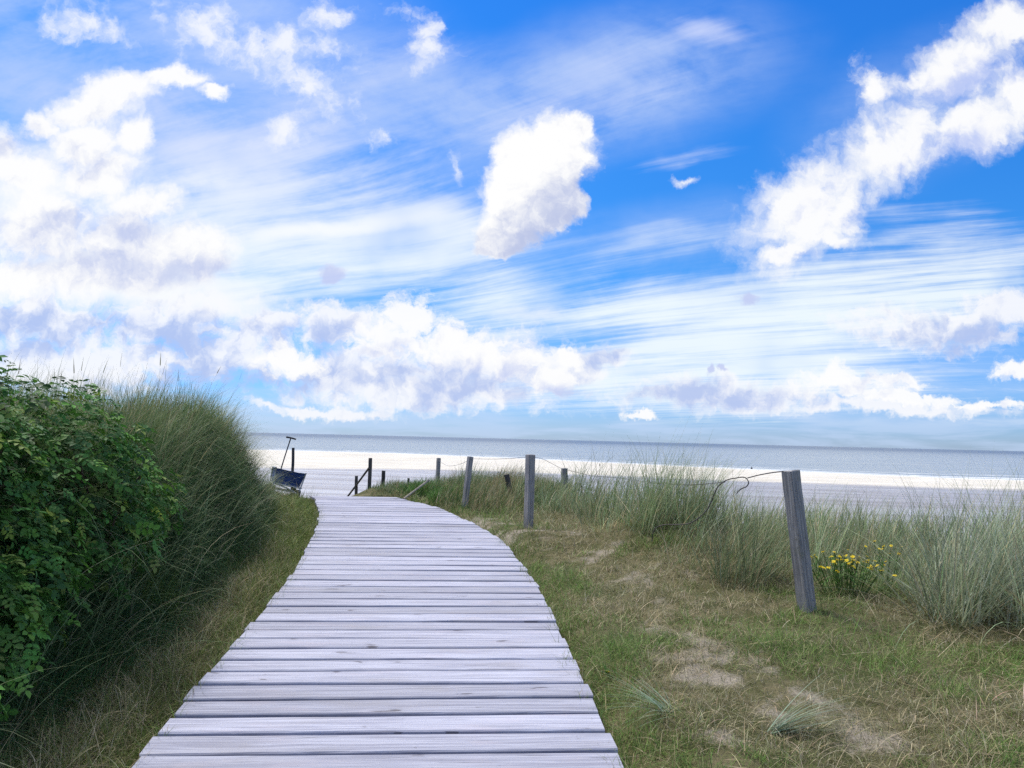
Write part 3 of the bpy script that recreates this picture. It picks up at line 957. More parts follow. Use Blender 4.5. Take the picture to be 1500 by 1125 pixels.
# ------------------------------------------------------------------ stair handrail, stumps, beam
hr = empty('stair_handrail', at(541, 722, 14.0))
tag(hr, 'dark wooden handrail descending the beach stairs at the boardwalk end, two round posts', 'handrail')
post_between('post', at(540.5, 724, 14.0), at(542.6, 671, 14.0), .068, 0, M_DARKPOST, True, .7, hr, 21)
post_between('post', at(521.3, 745, 15.2), at(522, 697, 15.2), .062, 0, M_DARKPOST, True, .9, hr, 22)
tube('rail', [at(540.5, 685.5, 13.95), at(522, 710.5, 15.1), at(505, 733, 16.4), at(497, 744, 17.2)], .019, M_DARKPOST, hr, 8)
hb_ = post_between('handrail_post', at(428.2, 706, 12.9), at(429.5, 656, 12.9), .048, 0, M_DARKPOST, True, .6, None, 23)
tag(hb_, 'round weathered post standing alone behind the blue beach wagon', 'post')
st_ = post_between('wooden_stump', at(560.5, 716, 14.6), at(562, 689.5, 14.6), .072, 0, M_DARKPOST, True, .5, None, 24)
tag(st_, 'thick dark round stump in the grass just beside the stair handrail', 'post')
st2 = post_between('wooden_stake', at(597.5, 718, 14.3), at(598.6, 700.5, 14.3), .038, R(20), M_DARKPOST, False, .4, None, 25)
tag(st2, 'small dark stake half sunk in the grass behind the pale beam', 'stake')
kn_ = post_between('wooden_stake', at(502, 738, 15.0), at(502.4, 728.6, 15.0), .034, 0, M_DARKPOST, True, .5, None, 26)
tag(kn_, 'dark stake top peeping over the far end of the boardwalk', 'stake')
B0, B1 = at(591, 731, 12.15), at(628, 703.5, 12.75)
bm_ = tube('wooden_beam', [B0, B0.lerp(B1, .5), B1], .024, M_BEAM, None, 4, 2)
tag(bm_, 'pale slanting wooden beam lying on sand at the far corner of the boardwalk', 'beam')

# ------------------------------------------------------------------ beach wagon
wagon = empty('beach_wagon', (0, 0, 0))
tag(wagon, 'navy blue folding beach wagon with steel frame and pull handle, tilted behind the grass bank', 'beach wagon')


def slab(name, corners, thick, mat, parent, sag=0.0):
    """a quilted sheet between four corners with real thickness"""
    a, b, c, d = [Vector(q) for q in corners]
    n = (b - a).cross(d - a).normalized()
    N = 8; V = []; F = []
    for side in (0, 1):
        for i in range(N + 1):
            for j in range(N + 1):
                u_, v_ = i / N, j / N
                p = a.lerp(b, u_).lerp(d.lerp(c, u_), v_)
                V.append(p + n * (thick * (side - .5) - sag * math.sin(math.pi * u_) * math.sin(math.pi * v_)))
    K_ = (N + 1) ** 2
    for i in range(N):
        for j in range(N):
            q = i * (N + 1) + j
            F.append((q, q + N + 1, q + N + 2, q + 1)); F.append((K_ + q, K_ + q + 1, K_ + q + N + 2, K_ + q + N + 1))
    rim = [i * (N + 1) for i in range(N + 1)] + [N * (N + 1) + j for j in range(1, N + 1)] + [i * (N + 1) + N for i in range(N - 1, -1, -1)] + [j for j in range(N - 1, 0, -1)]
    for i in range(len(rim)):
        p_, q_ = rim[i], rim[(i + 1) % len(rim)]
        F.append((p_, q_, q_ + K_, p_ + K_))
    return V, F


# wagon in its own axes: x across (width), y along, z up; the near end faces the path
ww, wl, z0w, z1w = .19, .40, .25, .47      # half width, half length, tub floor and rim
Vt = []; Ft = []
def add_slab(c, th=.012, sag=.0):
    global Vt, Ft
    V, F = slab('x', c, th, None, None, sag)
    n = len(Vt); Vt += V; Ft += [tuple(i + n for i in f) for f in F]
wt = ww + .035
add_slab([(-ww, -wl, z0w), (ww, -wl, z0w), (wt, -wl - .03, z1w), (-wt, -wl - .03, z1w)], .012, .02)
add_slab([(ww, wl, z0w), (-ww, wl, z0w), (-wt, wl + .03, z1w), (wt, wl + .03, z1w)], .012, .02)
add_slab([(-ww, wl, z0w), (-ww, -wl, z0w), (-wt, -wl - .03, z1w), (-wt, wl + .03, z1w)], .012, .02)
add_slab([(ww, -wl, z0w), (ww, wl, z0w), (wt, wl + .03, z1w), (wt, -wl - .03, z1w)], .012, .02)
add_slab([(-ww, -wl, z0w), (-ww, wl, z0w), (ww, wl, z0w), (ww, -wl, z0w)], .012, .02)
mesh_obj('tub', Vt, Ft, M_CLOTH, wagon, True)


def multi_tube(name, paths, rad, mat, parent):
    V = []; F = []
    for pth in paths:
        o = tube('tmp', pth, rad, mat, None, 8, 2)
        n = len(V)
        V += [v.co.copy() for v in o.data.vertices]; F += [tuple(i + n for i in p.vertices) for p in o.data.polygons]
        me = o.data; bpy.data.objects.remove(o); bpy.data.meshes.remove(me)
    return mesh_obj(name, V, F, mat, parent, True)


e = .045
fr = []
for sy in (-1, 1):
    yy_ = sy * (wl + e)
    fr += [[(-wt - .01, yy_, z1w + .01), (-ww - .02, yy_, z0w - .02), (-ww, yy_, .14)], [(wt + .01, yy_, z1w + .01), (ww + .02, yy_, z0w - .02), (ww, yy_, .14)],
           [(-ww - .03, yy_, z0w - .015), (0, yy_, z0w - .015), (ww + .03, yy_, z0w - .015)], [(-ww, yy_, .15), (0, yy_, .15), (ww, yy_, .15)],
           [(-ww, yy_, z0w - .02), (0, yy_, .20), (ww, yy_, .14)]]
for sx_ in (-1, 1):
    fr += [[(sx_ * (ww + .03), -wl - e, z0w - .015), (sx_ * (ww + .03), 0, z0w - .015), (sx_ * (ww + .03), wl + e, z0w - .015)],
           [(sx_ * (wt + .012), -wl - e, z1w + .01), (sx_ * (wt + .012), 0, z1w + .01), (sx_ * (wt + .012), wl + e, z1w + .01)]]
multi_tube('frame', fr, .011, M_STEEL, wagon)


def wheel_mesh(rad, wid):
    V = []; F = []; n = 24
    prof = [(rad * .62, -wid / 2), (rad * .93, -wid / 2), (rad, -wid / 4), (rad, wid / 4), (rad * .93, wid / 2), (rad * .62, wid / 2)]
    for i in range(n):
        a_ = 2 * math.pi * i / n
        for (r_, x_) in prof: V.append((x_, math.cos(a_) * r_, math.sin(a_) * r_))
    k_ = len(prof)
    for i in range(n):
        for j in range(k_):
            a = i * k_ + j; b = i * k_ + (j + 1) % k_; a2 = ((i + 1) % n) * k_ + j; b2 = ((i + 1) % n) * k_ + (j + 1) % k_
            F.append((a, b, b2, a2))
    return V, F


def hub_mesh(rad, wid):
    V = []; F = []; n = 20
    for x_, r_ in ((-wid / 2, .0), (-wid / 2, rad), (wid / 2, rad), (wid / 2, 0.0)):
        for i in range(n): V.append((x_, math.cos(2 * math.pi * i / n) * r_, math.sin(2 * math.pi * i / n) * r_))
    for k_ in range(3):
        for i in range(n): F.append((k_ * n + i, k_ * n + (i + 1) % n, (k_ + 1) * n + (i + 1) % n, (k_ + 1) * n + i))
    return V, F


tyre_me = hub_me = None
for sx_ in (-1, 1):
    for sy in (-1, 1):
        loc = (sx_ * (ww + .01), sy * (wl - .02), .105)
        if tyre_me is None:
            V, F = wheel_mesh(.105, .062); o = mesh_obj('wheel', V, F, M_BLACK, wagon, True); tyre_me = o.data
            V, F = hub_mesh(.068, .05); h_ = mesh_obj('hub', V, F, M_BLACKM, o, False); hub_me = h_.data
        else:
            o = bpy.data.objects.new('wheel', tyre_me); COL.objects.link(o); o.parent = wagon
            h_ = bpy.data.objects.new('hub', hub_me); COL.objects.link(h_); h_.parent = o
        o.location = loc
pol = tube('handle', [(-.08, wl + .04, .20), (-.09, wl + .10, .50), (-.06, wl + .16, 1.02)], .011, M_BLACKM, wagon, 8, 3)
g_ = tube('grip', [(-.14, wl + .16, 1.02), (-.06, wl + .165, 1.025), (.03, wl + .16, 1.02)], .015, M_BLACK, pol, 8, 3)
wl_loc = at(404, 729, 12.35)
wagon.location = (wl_loc.x, wl_loc.y + .3, hz1(wl_loc.x, wl_loc.y + .3) - .0)
WAGON_ROT = (R(-2), R(12), R(20))
wagon.rotation_euler = WAGON_ROT

# ------------------------------------------------------------------ far specks: a buoy on the sea, a marker post on the bar
bp_ = on_plane(1101, 687.0, SEA_Z)
buoy = empty('buoy', (bp_.x, bp_.y, SEA_Z))
tag(buoy, 'tiny dark float bobbing in the shallow sea just off the pale sand bar', 'buoy')
V = []; F = []
prof = [(0, -.15), (.22, -.12), (.38, .05), (.40, .22), (.30, .42), (.17, .52), (.15, .85), (.10, .92), (0, .93)]
n = 16
for r_, z_ in prof:
    for i in range(n): V.append((math.cos(2 * math.pi * i / n) * r_, math.sin(2 * math.pi * i / n) * r_, z_))
for k_ in range(len(prof) - 1):
    for i in range(n): F.append((k_ * n + i, k_ * n + (i + 1) % n, (k_ + 1) * n + (i + 1) % n, (k_ + 1) * n + i))
mesh_obj('body', V, F, M_RED, buoy, True)
tube('ring', [(math.cos(a) * .42, math.sin(a) * .42, .14) for a in np.linspace(0, 2 * math.pi, 13)], .035, M_BLACK, buoy, 6, 2).location = (0, 0, 0)
mb_ = on_plane(878.3, 683.2, BEACH_Z + .3)
mz = float(beach_h(np.array([mb_.x]), np.array([mb_.y]))[0])
mk = post_between('marker_post', Vector((mb_.x, mb_.y, mz)), Vector((mb_.x + .02, mb_.y, mz + 1.0)), .26, R(20), M_DARKPOST, True, .4, None, 40)
tag(mk, 'tiny dark marker post standing alone on the pale sand bar', 'post')
# ------------------------------------------------------------------ plants
def leaf_mat(name, trans=.30, rough=.55, spec=.25, vary=.25):
    mt = bpy.data.materials.new(name); mt.use_nodes = True
    nt = NT(mt.node_tree); nt.n.remove(nt.n['Principled BSDF'])
    out = nt.n['Material Output']
    t = nt.attr('tint')
    n = nt.noise(nt.pos(), 9.0, 2, .5)
    t = nt.mix(1.0, t, nt.mix(n, (1 - vary,) * 3, (1 + vary,) * 3), 'MULTIPLY')
    d = nt.n.new('ShaderNodeBsdfPrincipled'); nt.put(d.inputs['Base Color'], t)
    d.inputs['Roughness'].default_value = rough; d.inputs['Specular IOR Level'].default_value = spec
    tr = nt.n.new('ShaderNodeBsdfTranslucent'); nt.put(tr.inputs[0], t)
    ms = nt.n.new('ShaderNodeMixShader'); ms.inputs[0].default_value = trans
    nt.l.new(d.outputs[0], ms.inputs[1]); nt.l.new(tr.outputs[0], ms.inputs[2]); nt.l.new(ms.outputs[0], out.inputs[0])
    return mt


M_BLADE = leaf_mat('grass_blade', .28, .6, .2)
M_LEAF = leaf_mat('shrub_leaf', .25, .6, .22)
M_PETAL = leaf_mat('yellow_petal', .3, .6, .1, .1)
M_TWIG = plain('twig_bark', (.075, .05, .035), .9)


def blades(P, az, L, w, lean, curl, tint, nseg=5, kink=None):
    """curved tapering strips: start points, bearing, length, width, first tilt from upright, further bend"""
    P = np.asarray(P, float); n = len(P)
    az = np.broadcast_to(np.asarray(az, float), (n,)); L = np.broadcast_to(np.asarray(L, float), (n,)); w = np.broadcast_to(np.asarray(w, float), (n,))
    lean = np.broadcast_to(np.asarray(lean, float), (n,)); curl = np.broadcast_to(np.asarray(curl, float), (n,))
    tw = rng.uniform(0, np.pi, n)
    side0 = np.stack([np.cos(az + np.pi / 2 + (tw - np.pi / 2) * .55), np.sin(az + np.pi / 2 + (tw - np.pi / 2) * .55), np.zeros(n)], 1)
    V = np.zeros((n, (nseg + 1) * 2, 3)); p = P.copy()
    for i in range(nseg + 1):
        t = i / nseg
        hw = (w * (.75 + .35 * math.sin(math.pi * min(1, t * 1.6))) * (1 - t) ** .65 * .5 + 1e-4)[:, None]
        V[:, 2 * i] = p - side0 * hw; V[:, 2 * i + 1] = p + side0 * hw
        th = lean + curl * (t + .5 / nseg) ** 1.3
        st = (L / nseg)[:, None]
        p = p + st * np.stack([np.sin(th) * np.cos(az), np.sin(th) * np.sin(az), np.cos(th)], 1)
    b = (np.arange(n) * (nseg + 1) * 2)[:, None]
    q = (np.arange(nseg) * 2)[None, :]
    i0 = (b + q).ravel()
    F = np.stack([i0, i0 + 1, i0 + 3, i0 + 2], 1)
    c = np.repeat(np.asarray(tint, float)[:, None, :], (nseg + 1) * 2, 1).reshape(-1, 3)
    return V.reshape(-1, 3), F, c


def join(parts):
    Vs, Fs, Cs = [], [], []; o = 0
    for V, F, c in parts:
        Vs.append(V); Fs.append(F + o); Cs.append(c); o += len(V)
    return np.concatenate(Vs), np.concatenate(Fs), np.concatenate(Cs)


def tints(n, cols, jitter=.22):
    """random pick among colours with weights, a little lighter or darker each"""
    w = np.array([c[3] for c in cols], float); w /= w.sum()
    k = rng.choice(len(cols), n, p=w)
    a = np.array([c[:3] for c in cols])[k]
    return np.clip(a * np.exp(rng.normal(0, jitter, (n, 1))) * np.exp(rng.normal(0, .05, (n, 3))), 0, 1)


MARRAM = [(.225, .290, .150, 4), (.175, .245, .110, 3), (.30, .345, .215, 2), (.42, .375, .215, 1.2), (.50, .45, .30, .5)]
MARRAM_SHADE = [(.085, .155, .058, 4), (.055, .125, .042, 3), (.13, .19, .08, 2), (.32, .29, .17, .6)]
HAY = [(.36, .295, .175, 3), (.27, .22, .125, 3), (.45, .40, .27, 1.2), (.15, .165, .060, 2)]
TURF_G = [(.135, .235, .050, 3), (.185, .280, .075, 3), (.095, .180, .042, 2), (.28, .31, .13, 1.4)]
TURF_D = [(.33, .295, .18, 3), (.25, .22, .12, 3), (.46, .42, .29, 1.8), (.17, .20, .07, 3)]
LUSH = [(.085, .185, .040, 3), (.12, .23, .058, 2), (.065, .145, .038, 2)]
WIND = R(-8)                      # plants lean towards +X


def wind_az(n, spread):
    return rng.normal(WIND, spread, n)


def radial_or_wind(dx, dy, n, share=.5):
    a = np.arctan2(dy, dx)
    k = rng.random(n) < share
    return np.where(k, a + rng.normal(0, .5, n), wind_az(n, .7))


def scatter(n, x0, x1, y0, y1, dens):
    """points in a box kept with probability dens(x, y)"""
    out = []; got = 0
    for _ in range(60):
        x = rng.uniform(x0, x1, n); y = rng.uniform(y0, y1, n)
        k = rng.random(n) < dens(x, y)
        out.append(np.stack([x[k], y[k]], 1)); got += k.sum()
        if got >= n: break
    a = np.concatenate(out)
    return a[:n]


def on_ground(a, lift=-.01):
    return np.stack([a[:, 0], a[:, 1], height(a[:, 0], a[:, 1]) + lift], 1)


def front_y(x):
    """where the tall marram begins on the seaward side, right of the boardwalk"""
    return np.interp(x, [-1.5, -.6, .1, .6, 1.1, 1.5, 2.1, 2.8, 3.6, 4.6, 6, 9, 14], [12.6, 11.6, 10.6, 9.8, 8.5, 7.3, 6.6, 6.15, 5.9, 5.5, 5.0, 4.2, 3.0])


# ---- turf right of the boardwalk
def turf_d(x, y):
    e = right_edge(y)
    d = sstep(x, e - .02, e + .03) * (1 - sstep(y, front_y(x) + .8, front_y(x) + 2.2))
    d = d * np.clip((3.6 / np.maximum(y, 2.2)) ** 1.7, 0, 1) 
    s = sand_amount(x, y)
    return d * (1 - .62 * s) * (.35 + .65 * sstep(fbm(x, y, 3.0, 3), .32, .6))


LUSH_SPOTS = []
for a_, b_, r_ in ((925, 1095, 70), (1000, 1110, 60), (860, 985, 34), (815, 880, 26), (1050, 930, 40), (1215, 885, 34), (1300, 870, 36), (1400, 1030, 40), (1130, 880, 24), (960, 1040, 34), (1480, 1000, 40)):
    q = on_plane(a_, b_, -.03, SLOPE); LUSH_SPOTS.append((q.x, q.y, r_ * q.y / FPX))


def turf(n, seed):
    a = scatter(n, -1.6, 8.5, 1.6, 13.0, turf_d)
    x, y = a[:, 0], a[:, 1]; m_ = len(a)
    green = sstep(fbm(x + 9, y, 1.5, 4) + .30 * np.exp(-((x - right_edge(y)) / .40) ** 2) + .20 * sstep(y, 4.2, 3.0) - .25 * sand_amount(x, y) + .12 * sstep(x, 2.2, 4), .44, .68)
    for gx_, gy_, gr_ in LUSH_SPOTS:
        green = np.maximum(green, np.exp(-(((x - gx_) / gr_) ** 2 + ((y - gy_) / (gr_ * 1.3)) ** 2)))
    pick = rng.random(m_) < green
    t = np.where(pick[:, None], tints(m_, TURF_G), tints(m_, TURF_D))
    tall = fbm(x + 3, y + 8, 2.2, 3)
    edge = np.exp(-((x - right_edge(y)) / .12) ** 2)
    L = rng.uniform(.028, .100, m_) * (.6 + 1.1 * tall) * (1 + .35 * green) * (1 + .5 * edge) * (1 + .06 * np.maximum(y - 4, 0))
    w = rng.uniform(.0019, .0040, m_) * np.maximum(1, y / 4.5)
    return blades(on_ground(a), rng.uniform(0, 2 * np.pi, m_), L, w, rng.uniform(.2, 1.35, m_), rng.uniform(-.2, 1.6, m_), t, 3)


def curly(n_):
    a = scatter(n_, -1.2, 8.0, 2.0, 11.0, lambda x, y: turf_d(x, y) ** .6 * (.35 + .8 * sand_amount(x, y) + .5 * sstep(fbm(x + 2, y + 5, 1.4, 3), .48, .62)))
    n = len(a)
    return blades(on_ground(a, .012), rng.uniform(0, 6.28, n), rng.uniform(.06, .22, n), rng.uniform(.0022, .0040, n), rng.uniform(.7, 1.5, n), rng.uniform(.2, 2.0, n), tints(n, [(.44, .375, .235, 3), (.34, .285, .165, 3), (.52, .46, .33, 1)]), 5)


V, F, c = join([turf(210000, 1), curly(15000)])
o = np_mesh('turf_grass', V, F, M_BLADE, c)
tag(o, 'short patchy green and dry turf right of the boardwalk', 'grass', kind='stuff')

# ---- straw lying about
def straw_d(x, y):
    e = right_edge(y)
    return sstep(x, e + .1, e + .5) * (1 - sstep(y, front_y(x) + .1, front_y(x) + .9)) * (.10 + sstep(x, 1.5, 3.2)) * np.clip(4.0 / y, 0, 1) ** 1.2


a = scatter(1500, -.8, 8, 2.2, 10.5, straw_d)
n = len(a)
P0 = on_ground(a, .02)
s1 = blades(P0, rng.normal(-.4, 1.3, n), rng.uniform(.12, .5, n), rng.uniform(.0025, .0045, n), rng.uniform(1.25, 1.6, n), rng.uniform(-.15, .35, n), tints(n, [(.42, .36, .22, 3), (.32, .27, .16, 2), (.50, .45, .31, 1)]), 5)
o = np_mesh('straw_litter', *s1[:2], M_BLADE, s1[2])
tag(o, 'loose pale straw stalks lying on the turf', 'straw', kind='stuff')


# ---- marram
def tussock(cx, cy, n, rad, L, spread, cols, wind=.5, w=(.003, .0055), curl=(.2, 1.1), dead=.18, base=None, nseg=6):
    r = rad * np.sqrt(rng.random(n)); a_ = rng.uniform(0, 2 * np.pi, n)
    dx_, dy_ = r * np.cos(a_), r * np.sin(a_)
    xy = np.stack([cx + dx_, cy + dy_], 1)
    P_ = on_ground(xy, -.02)
    az0 = random.gauss(WIND, .45)
    az = np.where(rng.random(n) < wind, rng.normal(az0, .30, n), np.arctan2(dy_, dx_) + rng.normal(0, .4, n))
    lean = np.abs(rng.normal(spread * .55, spread * .5, n)) * (.35 + r / rad)
    Ls = L * np.clip(rng.normal(.82, .20, n), .25, 1.3)
    t = tints(n, cols)
    k = rng.random(n) < dead
    lean = np.where(k, rng.uniform(.7, 1.5, n), lean); Ls = np.where(k, Ls * rng.uniform(.4, .85, n), Ls)
    t[k] = tints(int(k.sum()), HAY)
    t = np.clip(t * math.exp(random.gauss(0, .16)), 0, 1)
    ww_ = rng.uniform(w[0], w[1], n)
    return blades(P_, az, Ls, ww_, lean, rng.uniform(curl[0], curl[1], n) * np.clip(Ls / L, .3, 1.2), t, nseg)


parts = []
def marram_d(x, y):
    f = front_y(x)
    d = sstep(y, f - .2, f + .8) * (1 - sstep(y, f + 4.5, f + 6.5))
    return d * (.45 + .55 * sstep(fbm(x, y, 1.0, 3), .35, .6))


cen = scatter(520, -.6, 9.5, 3.5, 15, marram_d)
cen = cen[(cen[:, 1] > 4.0)]
# keep clear of the wagon of posts: nothing special; but low around the two rear posts
for (x, y) in cen:
    edge = float(sstep(y - front_y(x), -.1, 1.4))
    h_ = .34 + .34 * edge
    if x < 1.0: h_ *= .40 + .42 * max(0, min(1, (x - .1) / .9))
    if 1.0 < x < 2.5 and y > 7.2: h_ *= 1.25
    if x >= 2.5 and y < 9.5: h_ *= .88
    if x > 2.2 and y < 9: h_ *= .92
    h_ *= random.uniform(.62, 1.2) * (.75 + .5 * float(fbm(np.array([x]), np.array([y]), .9, 2)[0]))
    dist = math.hypot(x, y)
    nb = int(random.uniform(28, 58) * (1.35 if dist < 8.5 else .9))
    parts.append(tussock(x, y, nb, random.uniform(.10, .22), h_, .42, MARRAM, .55, (.0044 * max(1, dist / 7.5), .0078 * max(1, dist / 7.5)), dead=.20))
# low dead thatch between the tussocks
a = scatter(15000, -1.0, 9, 4.2, 12.5, lambda x, y: sstep(y, front_y(x) - .9, front_y(x) + .2) * (1 - sstep(y, front_y(x) + 3, front_y(x) + 4)))
n = len(a)
parts.append(blades(on_ground(a), rng.uniform(0, 2 * np.pi, n), rng.uniform(.08, .30, n), rng.uniform(.0025, .0045, n), rng.uniform(.5, 1.5, n), rng.uniform(0, .9, n),
                    np.where((rng.random(n) < .58)[:, None], tints(n, HAY), tints(n, MARRAM)), 4))
V, F, c = join(parts)
o = np_mesh('marram_grass', V, F, M_BLADE, c)
tag(o, 'grey-green marram grass along the dune edge above the flats', 'marram grass', kind='stuff')

# the distinct clumps
def clump(name, lab, cat, px, py, Y, n, rad, L, spread, cols, group=None, **kw):
    p_ = at(px, py, Y)
    o_ = np_mesh(name, *(lambda q: (q[0], q[1], M_BLADE, q[2]))(tussock(p_.x, p_.y, n, rad, L, spread, cols, **kw)))
    tag(o_, lab, cat, group)
    return o_


GT = 'big separate marram tussocks'
SILVER = [(.31, .36, .24, 4), (.24, .30, .175, 3), (.39, .42, .31, 2), (.46, .41, .27, .9)]
clump('marram_tussock', 'big silvery marram tussock fanning up beyond the yellow flowers', 'marram grass', 1398, 900, 5.75, 560, .28, 1.10, .74, SILVER, GT, wind=.30, w=(.0055, .0095), dead=.16)
clump('marram_tussock', 'middle marram tussock of the silvery trio, half hidden between the other two', 'marram grass', 1462, 880, 6.2, 480, .30, 1.06, .66, SILVER, GT, wind=.35, w=(.0052, .009), dead=.2)
clump('marram_tussock', 'tallest marram tussock, cut off by the photo border, blades above the sea line', 'marram grass', 1530, 880, 5.5, 580, .32, 1.26, .70, SILVER, GT, wind=.30, w=(.0055, .0095), dead=.14)
clump('marram_tussock', 'broad blue-green marram tussock under the curling dark wire', 'marram grass', 1085, 850, 6.75, 330, .30, .80, .52, MARRAM, GT, wind=.62, w=(.005, .0085), dead=.14)
clump('marram_tussock', 'plumed marram tussock standing highest against the beach behind the wires', 'marram grass', 985, 800, 8.6, 400, .42, .94, .45, MARRAM, GT, wind=.70, w=(.005, .0085), dead=.14)

# ---- fine grass and herbs on the hummock beyond the bend
def hum_d(x, y):
    return sstep(x, np.where(y > 12.2, -2.75, right_edge(y) + .02), np.where(y > 12.2, -2.55, right_edge(y) + .22)) * (1 - sstep(x, .5, 1.3)) * sstep(y, 10.3, 11.6) * (1 - sstep(y, 16.5, 18)) * sstep(-x, -1.5, 3.0 - .0 * y) ** 0


def gully(x, y):
    """bare sandy scoop along the slanting beam"""
    t = np.clip((x - B0.x) / (B1.x - B0.x), -.2, 1.15); ly = B0.y + t * (B1.y - B0.y)
    return (x > B0.x - .25) & (x < B1.x + .12) & (y < ly + .10) & (y > ly - 1.1)


parts = []
a = scatter(15000, -2.4, 1.2, 10.0, 18.0, lambda x, y: hum_d(x, y) * ~gully(x, y) * np.where(y > 12.4, 1 - sstep(-x, 2.0 + (y - 12.4) * .40, 2.2 + (y - 12.4) * .40), 1))
n = len(a)
lowend = lambda x, y: .42 + .58 * sstep(x, -1.75, -1.0)
hh = .06 + .62 * np.clip(fbm(a[:, 0], a[:, 1], 1.3, 3) - .28, 0, 1) + .10 * sstep(a[:, 1], 12, 14)
hh = hh * lowend(a[:, 0], a[:, 1])
parts.append(blades(on_ground(a), wind_az(n, .9), hh * rng.uniform(.5, 1.5, n), rng.uniform(.005, .009, n), np.abs(rng.normal(.3, .25, n)), rng.uniform(.1, 1.0, n),
                    np.where((rng.random(n) < .25 + .45 * sstep(fbm(a[:, 0] + 3, a[:, 1], 1.1, 3), .42, .6))[:, None], tints(n, HAY), tints(n, MARRAM_SHADE)), 4))
cen = scatter(70, -2.2, 1.0, 12.2, 17.0, lambda x, y: hum_d(x, y) * ~gully(x, y + .1) * np.where(y > 12.4, 1 - sstep(-x, 1.9 + (y - 12.4) * .40, 2.1 + (y - 12.4) * .40), 1))
for (x, y) in cen:
    parts.append(tussock(x, y, 46, .16, random.uniform(.30, .72) * float(lowend(np.array(x), np.array(y))), .46, MARRAM if random.random() < .5 else MARRAM_SHADE, .85, (.006, .009), dead=.15, nseg=5))
V, F, c = join(parts)
o = np_mesh('hummock_grass', V, F, M_BLADE, c)
tag(o, 'windswept grass on the hummock past the boardwalk bend', 'grass', kind='stuff')

# ---- left bank
def bank_amt(x, y):
    return sstep(foot_x(y) - x, 0.0, 0.85) * sstep(12.0 - y, 0.4, 2.6)


parts = []
# crown of the bank: tall, upright, leaning a little to the right
cen = scatter(520, -6.2, -2.4, 2.0, 12.2, lambda x, y: sstep(foot_x(y) - x, .45, .8) * sstep(12.1 - y, .3, 1.0))
for (x, y) in cen:
    dist = math.hypot(x, y)
    nb = int(random.uniform(36, 62))
    h_ = random.uniform(.58, .80) * (1.0 - .30 * float(sstep(y, 10.5, 12)))
    wf = 1.6 * max(1, dist / 6.5)
    parts.append(tussock(x, y, nb, random.uniform(.14, .26), h_, .34, [(.175, .225, .10, 4), (.125, .18, .065, 3), (.26, .295, .165, 2), (.40, .35, .20, 1.4)], .60, (.0028 * wf, .0048 * wf), (.1, .75), .10))
# steep face: blades hanging out and down
a = scatter(27000, -4.6, -1.9, 2.0, 12.3, lambda x, y: sstep(foot_x(y) - x, -.03, .12) * (1 - sstep(foot_x(y) - x, .85, 1.15)) * np.clip(5.5 / y, 0, 1) ** .6)
n = len(a)
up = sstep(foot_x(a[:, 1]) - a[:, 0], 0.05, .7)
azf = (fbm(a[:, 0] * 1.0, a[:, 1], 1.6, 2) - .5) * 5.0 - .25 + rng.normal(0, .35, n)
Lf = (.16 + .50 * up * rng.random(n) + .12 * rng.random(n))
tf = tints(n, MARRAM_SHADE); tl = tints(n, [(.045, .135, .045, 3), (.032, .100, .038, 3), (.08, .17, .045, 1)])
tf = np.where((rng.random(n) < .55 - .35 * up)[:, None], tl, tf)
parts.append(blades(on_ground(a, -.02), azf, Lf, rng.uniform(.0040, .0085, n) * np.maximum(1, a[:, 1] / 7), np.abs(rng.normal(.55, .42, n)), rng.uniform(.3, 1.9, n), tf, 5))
# seed heads standing over the crown, and a few broad blades
a = scatter(60, -5.2, -2.5, 2.6, 11.8, lambda x, y: sstep(foot_x(y) - x, .45, .9)); n = len(a)
azs = rng.normal(WIND, .6, n); Ls = rng.uniform(.75, 1.05, n); le = np.abs(rng.normal(.16, .12, n)); P_ = on_ground(a)
parts.append(blades(P_, azs, Ls, np.full(n, .0042), le, 0.0, tints(n, [(.30, .28, .16, 1)]), 5))
tipP = P_ + (Ls * .86)[:, None] * np.stack([np.sin(le) * np.cos(azs), np.sin(le) * np.sin(azs), np.cos(le)], 1)
parts.append(blades(tipP, azs, rng.uniform(.10, .16, n), rng.uniform(.007, .011, n), le, .12, tints(n, [(.38, .33, .20, 2), (.30, .28, .16, 1)]), 5))
a = scatter(1500, -4.6, -2.0, 2.2, 11.5, lambda x, y: sstep(foot_x(y) - x, .1, .3)); n = len(a)
parts.append(blades(on_ground(a), (fbm(a[:, 0], a[:, 1], 1.3, 2) - .5) * 5 + rng.normal(0, .5, n), rng.uniform(.3, .75, n), rng.uniform(.008, .013, n), np.abs(rng.normal(.35, .3, n)), rng.uniform(.2, 1.5, n), tints(n, [(.12, .20, .07, 3), (.17, .23, .10, 2), (.25, .27, .15, 1)]), 7))
# long pale arching blades across the face
a = scatter(2600, -4.2, -2.0, 2.2, 11.5, lambda x, y: sstep(foot_x(y) - x, .05, .2) * (1 - sstep(foot_x(y) - x, .9, 1.2)))
n = len(a)
parts.append(blades(on_ground(a, .0), (fbm(a[:, 0] * 1.0, a[:, 1], 1.3, 2) - .5) * 6.0 + rng.normal(0, .45, n), rng.uniform(.35, .95, n), rng.uniform(.0045, .0078, n), np.abs(rng.normal(.5, .3, n)), rng.uniform(.8, 2.2, n), tints(n, [(.23, .28, .14, 3), (.16, .22, .105, 3), (.37, .34, .22, 1)]), 8))
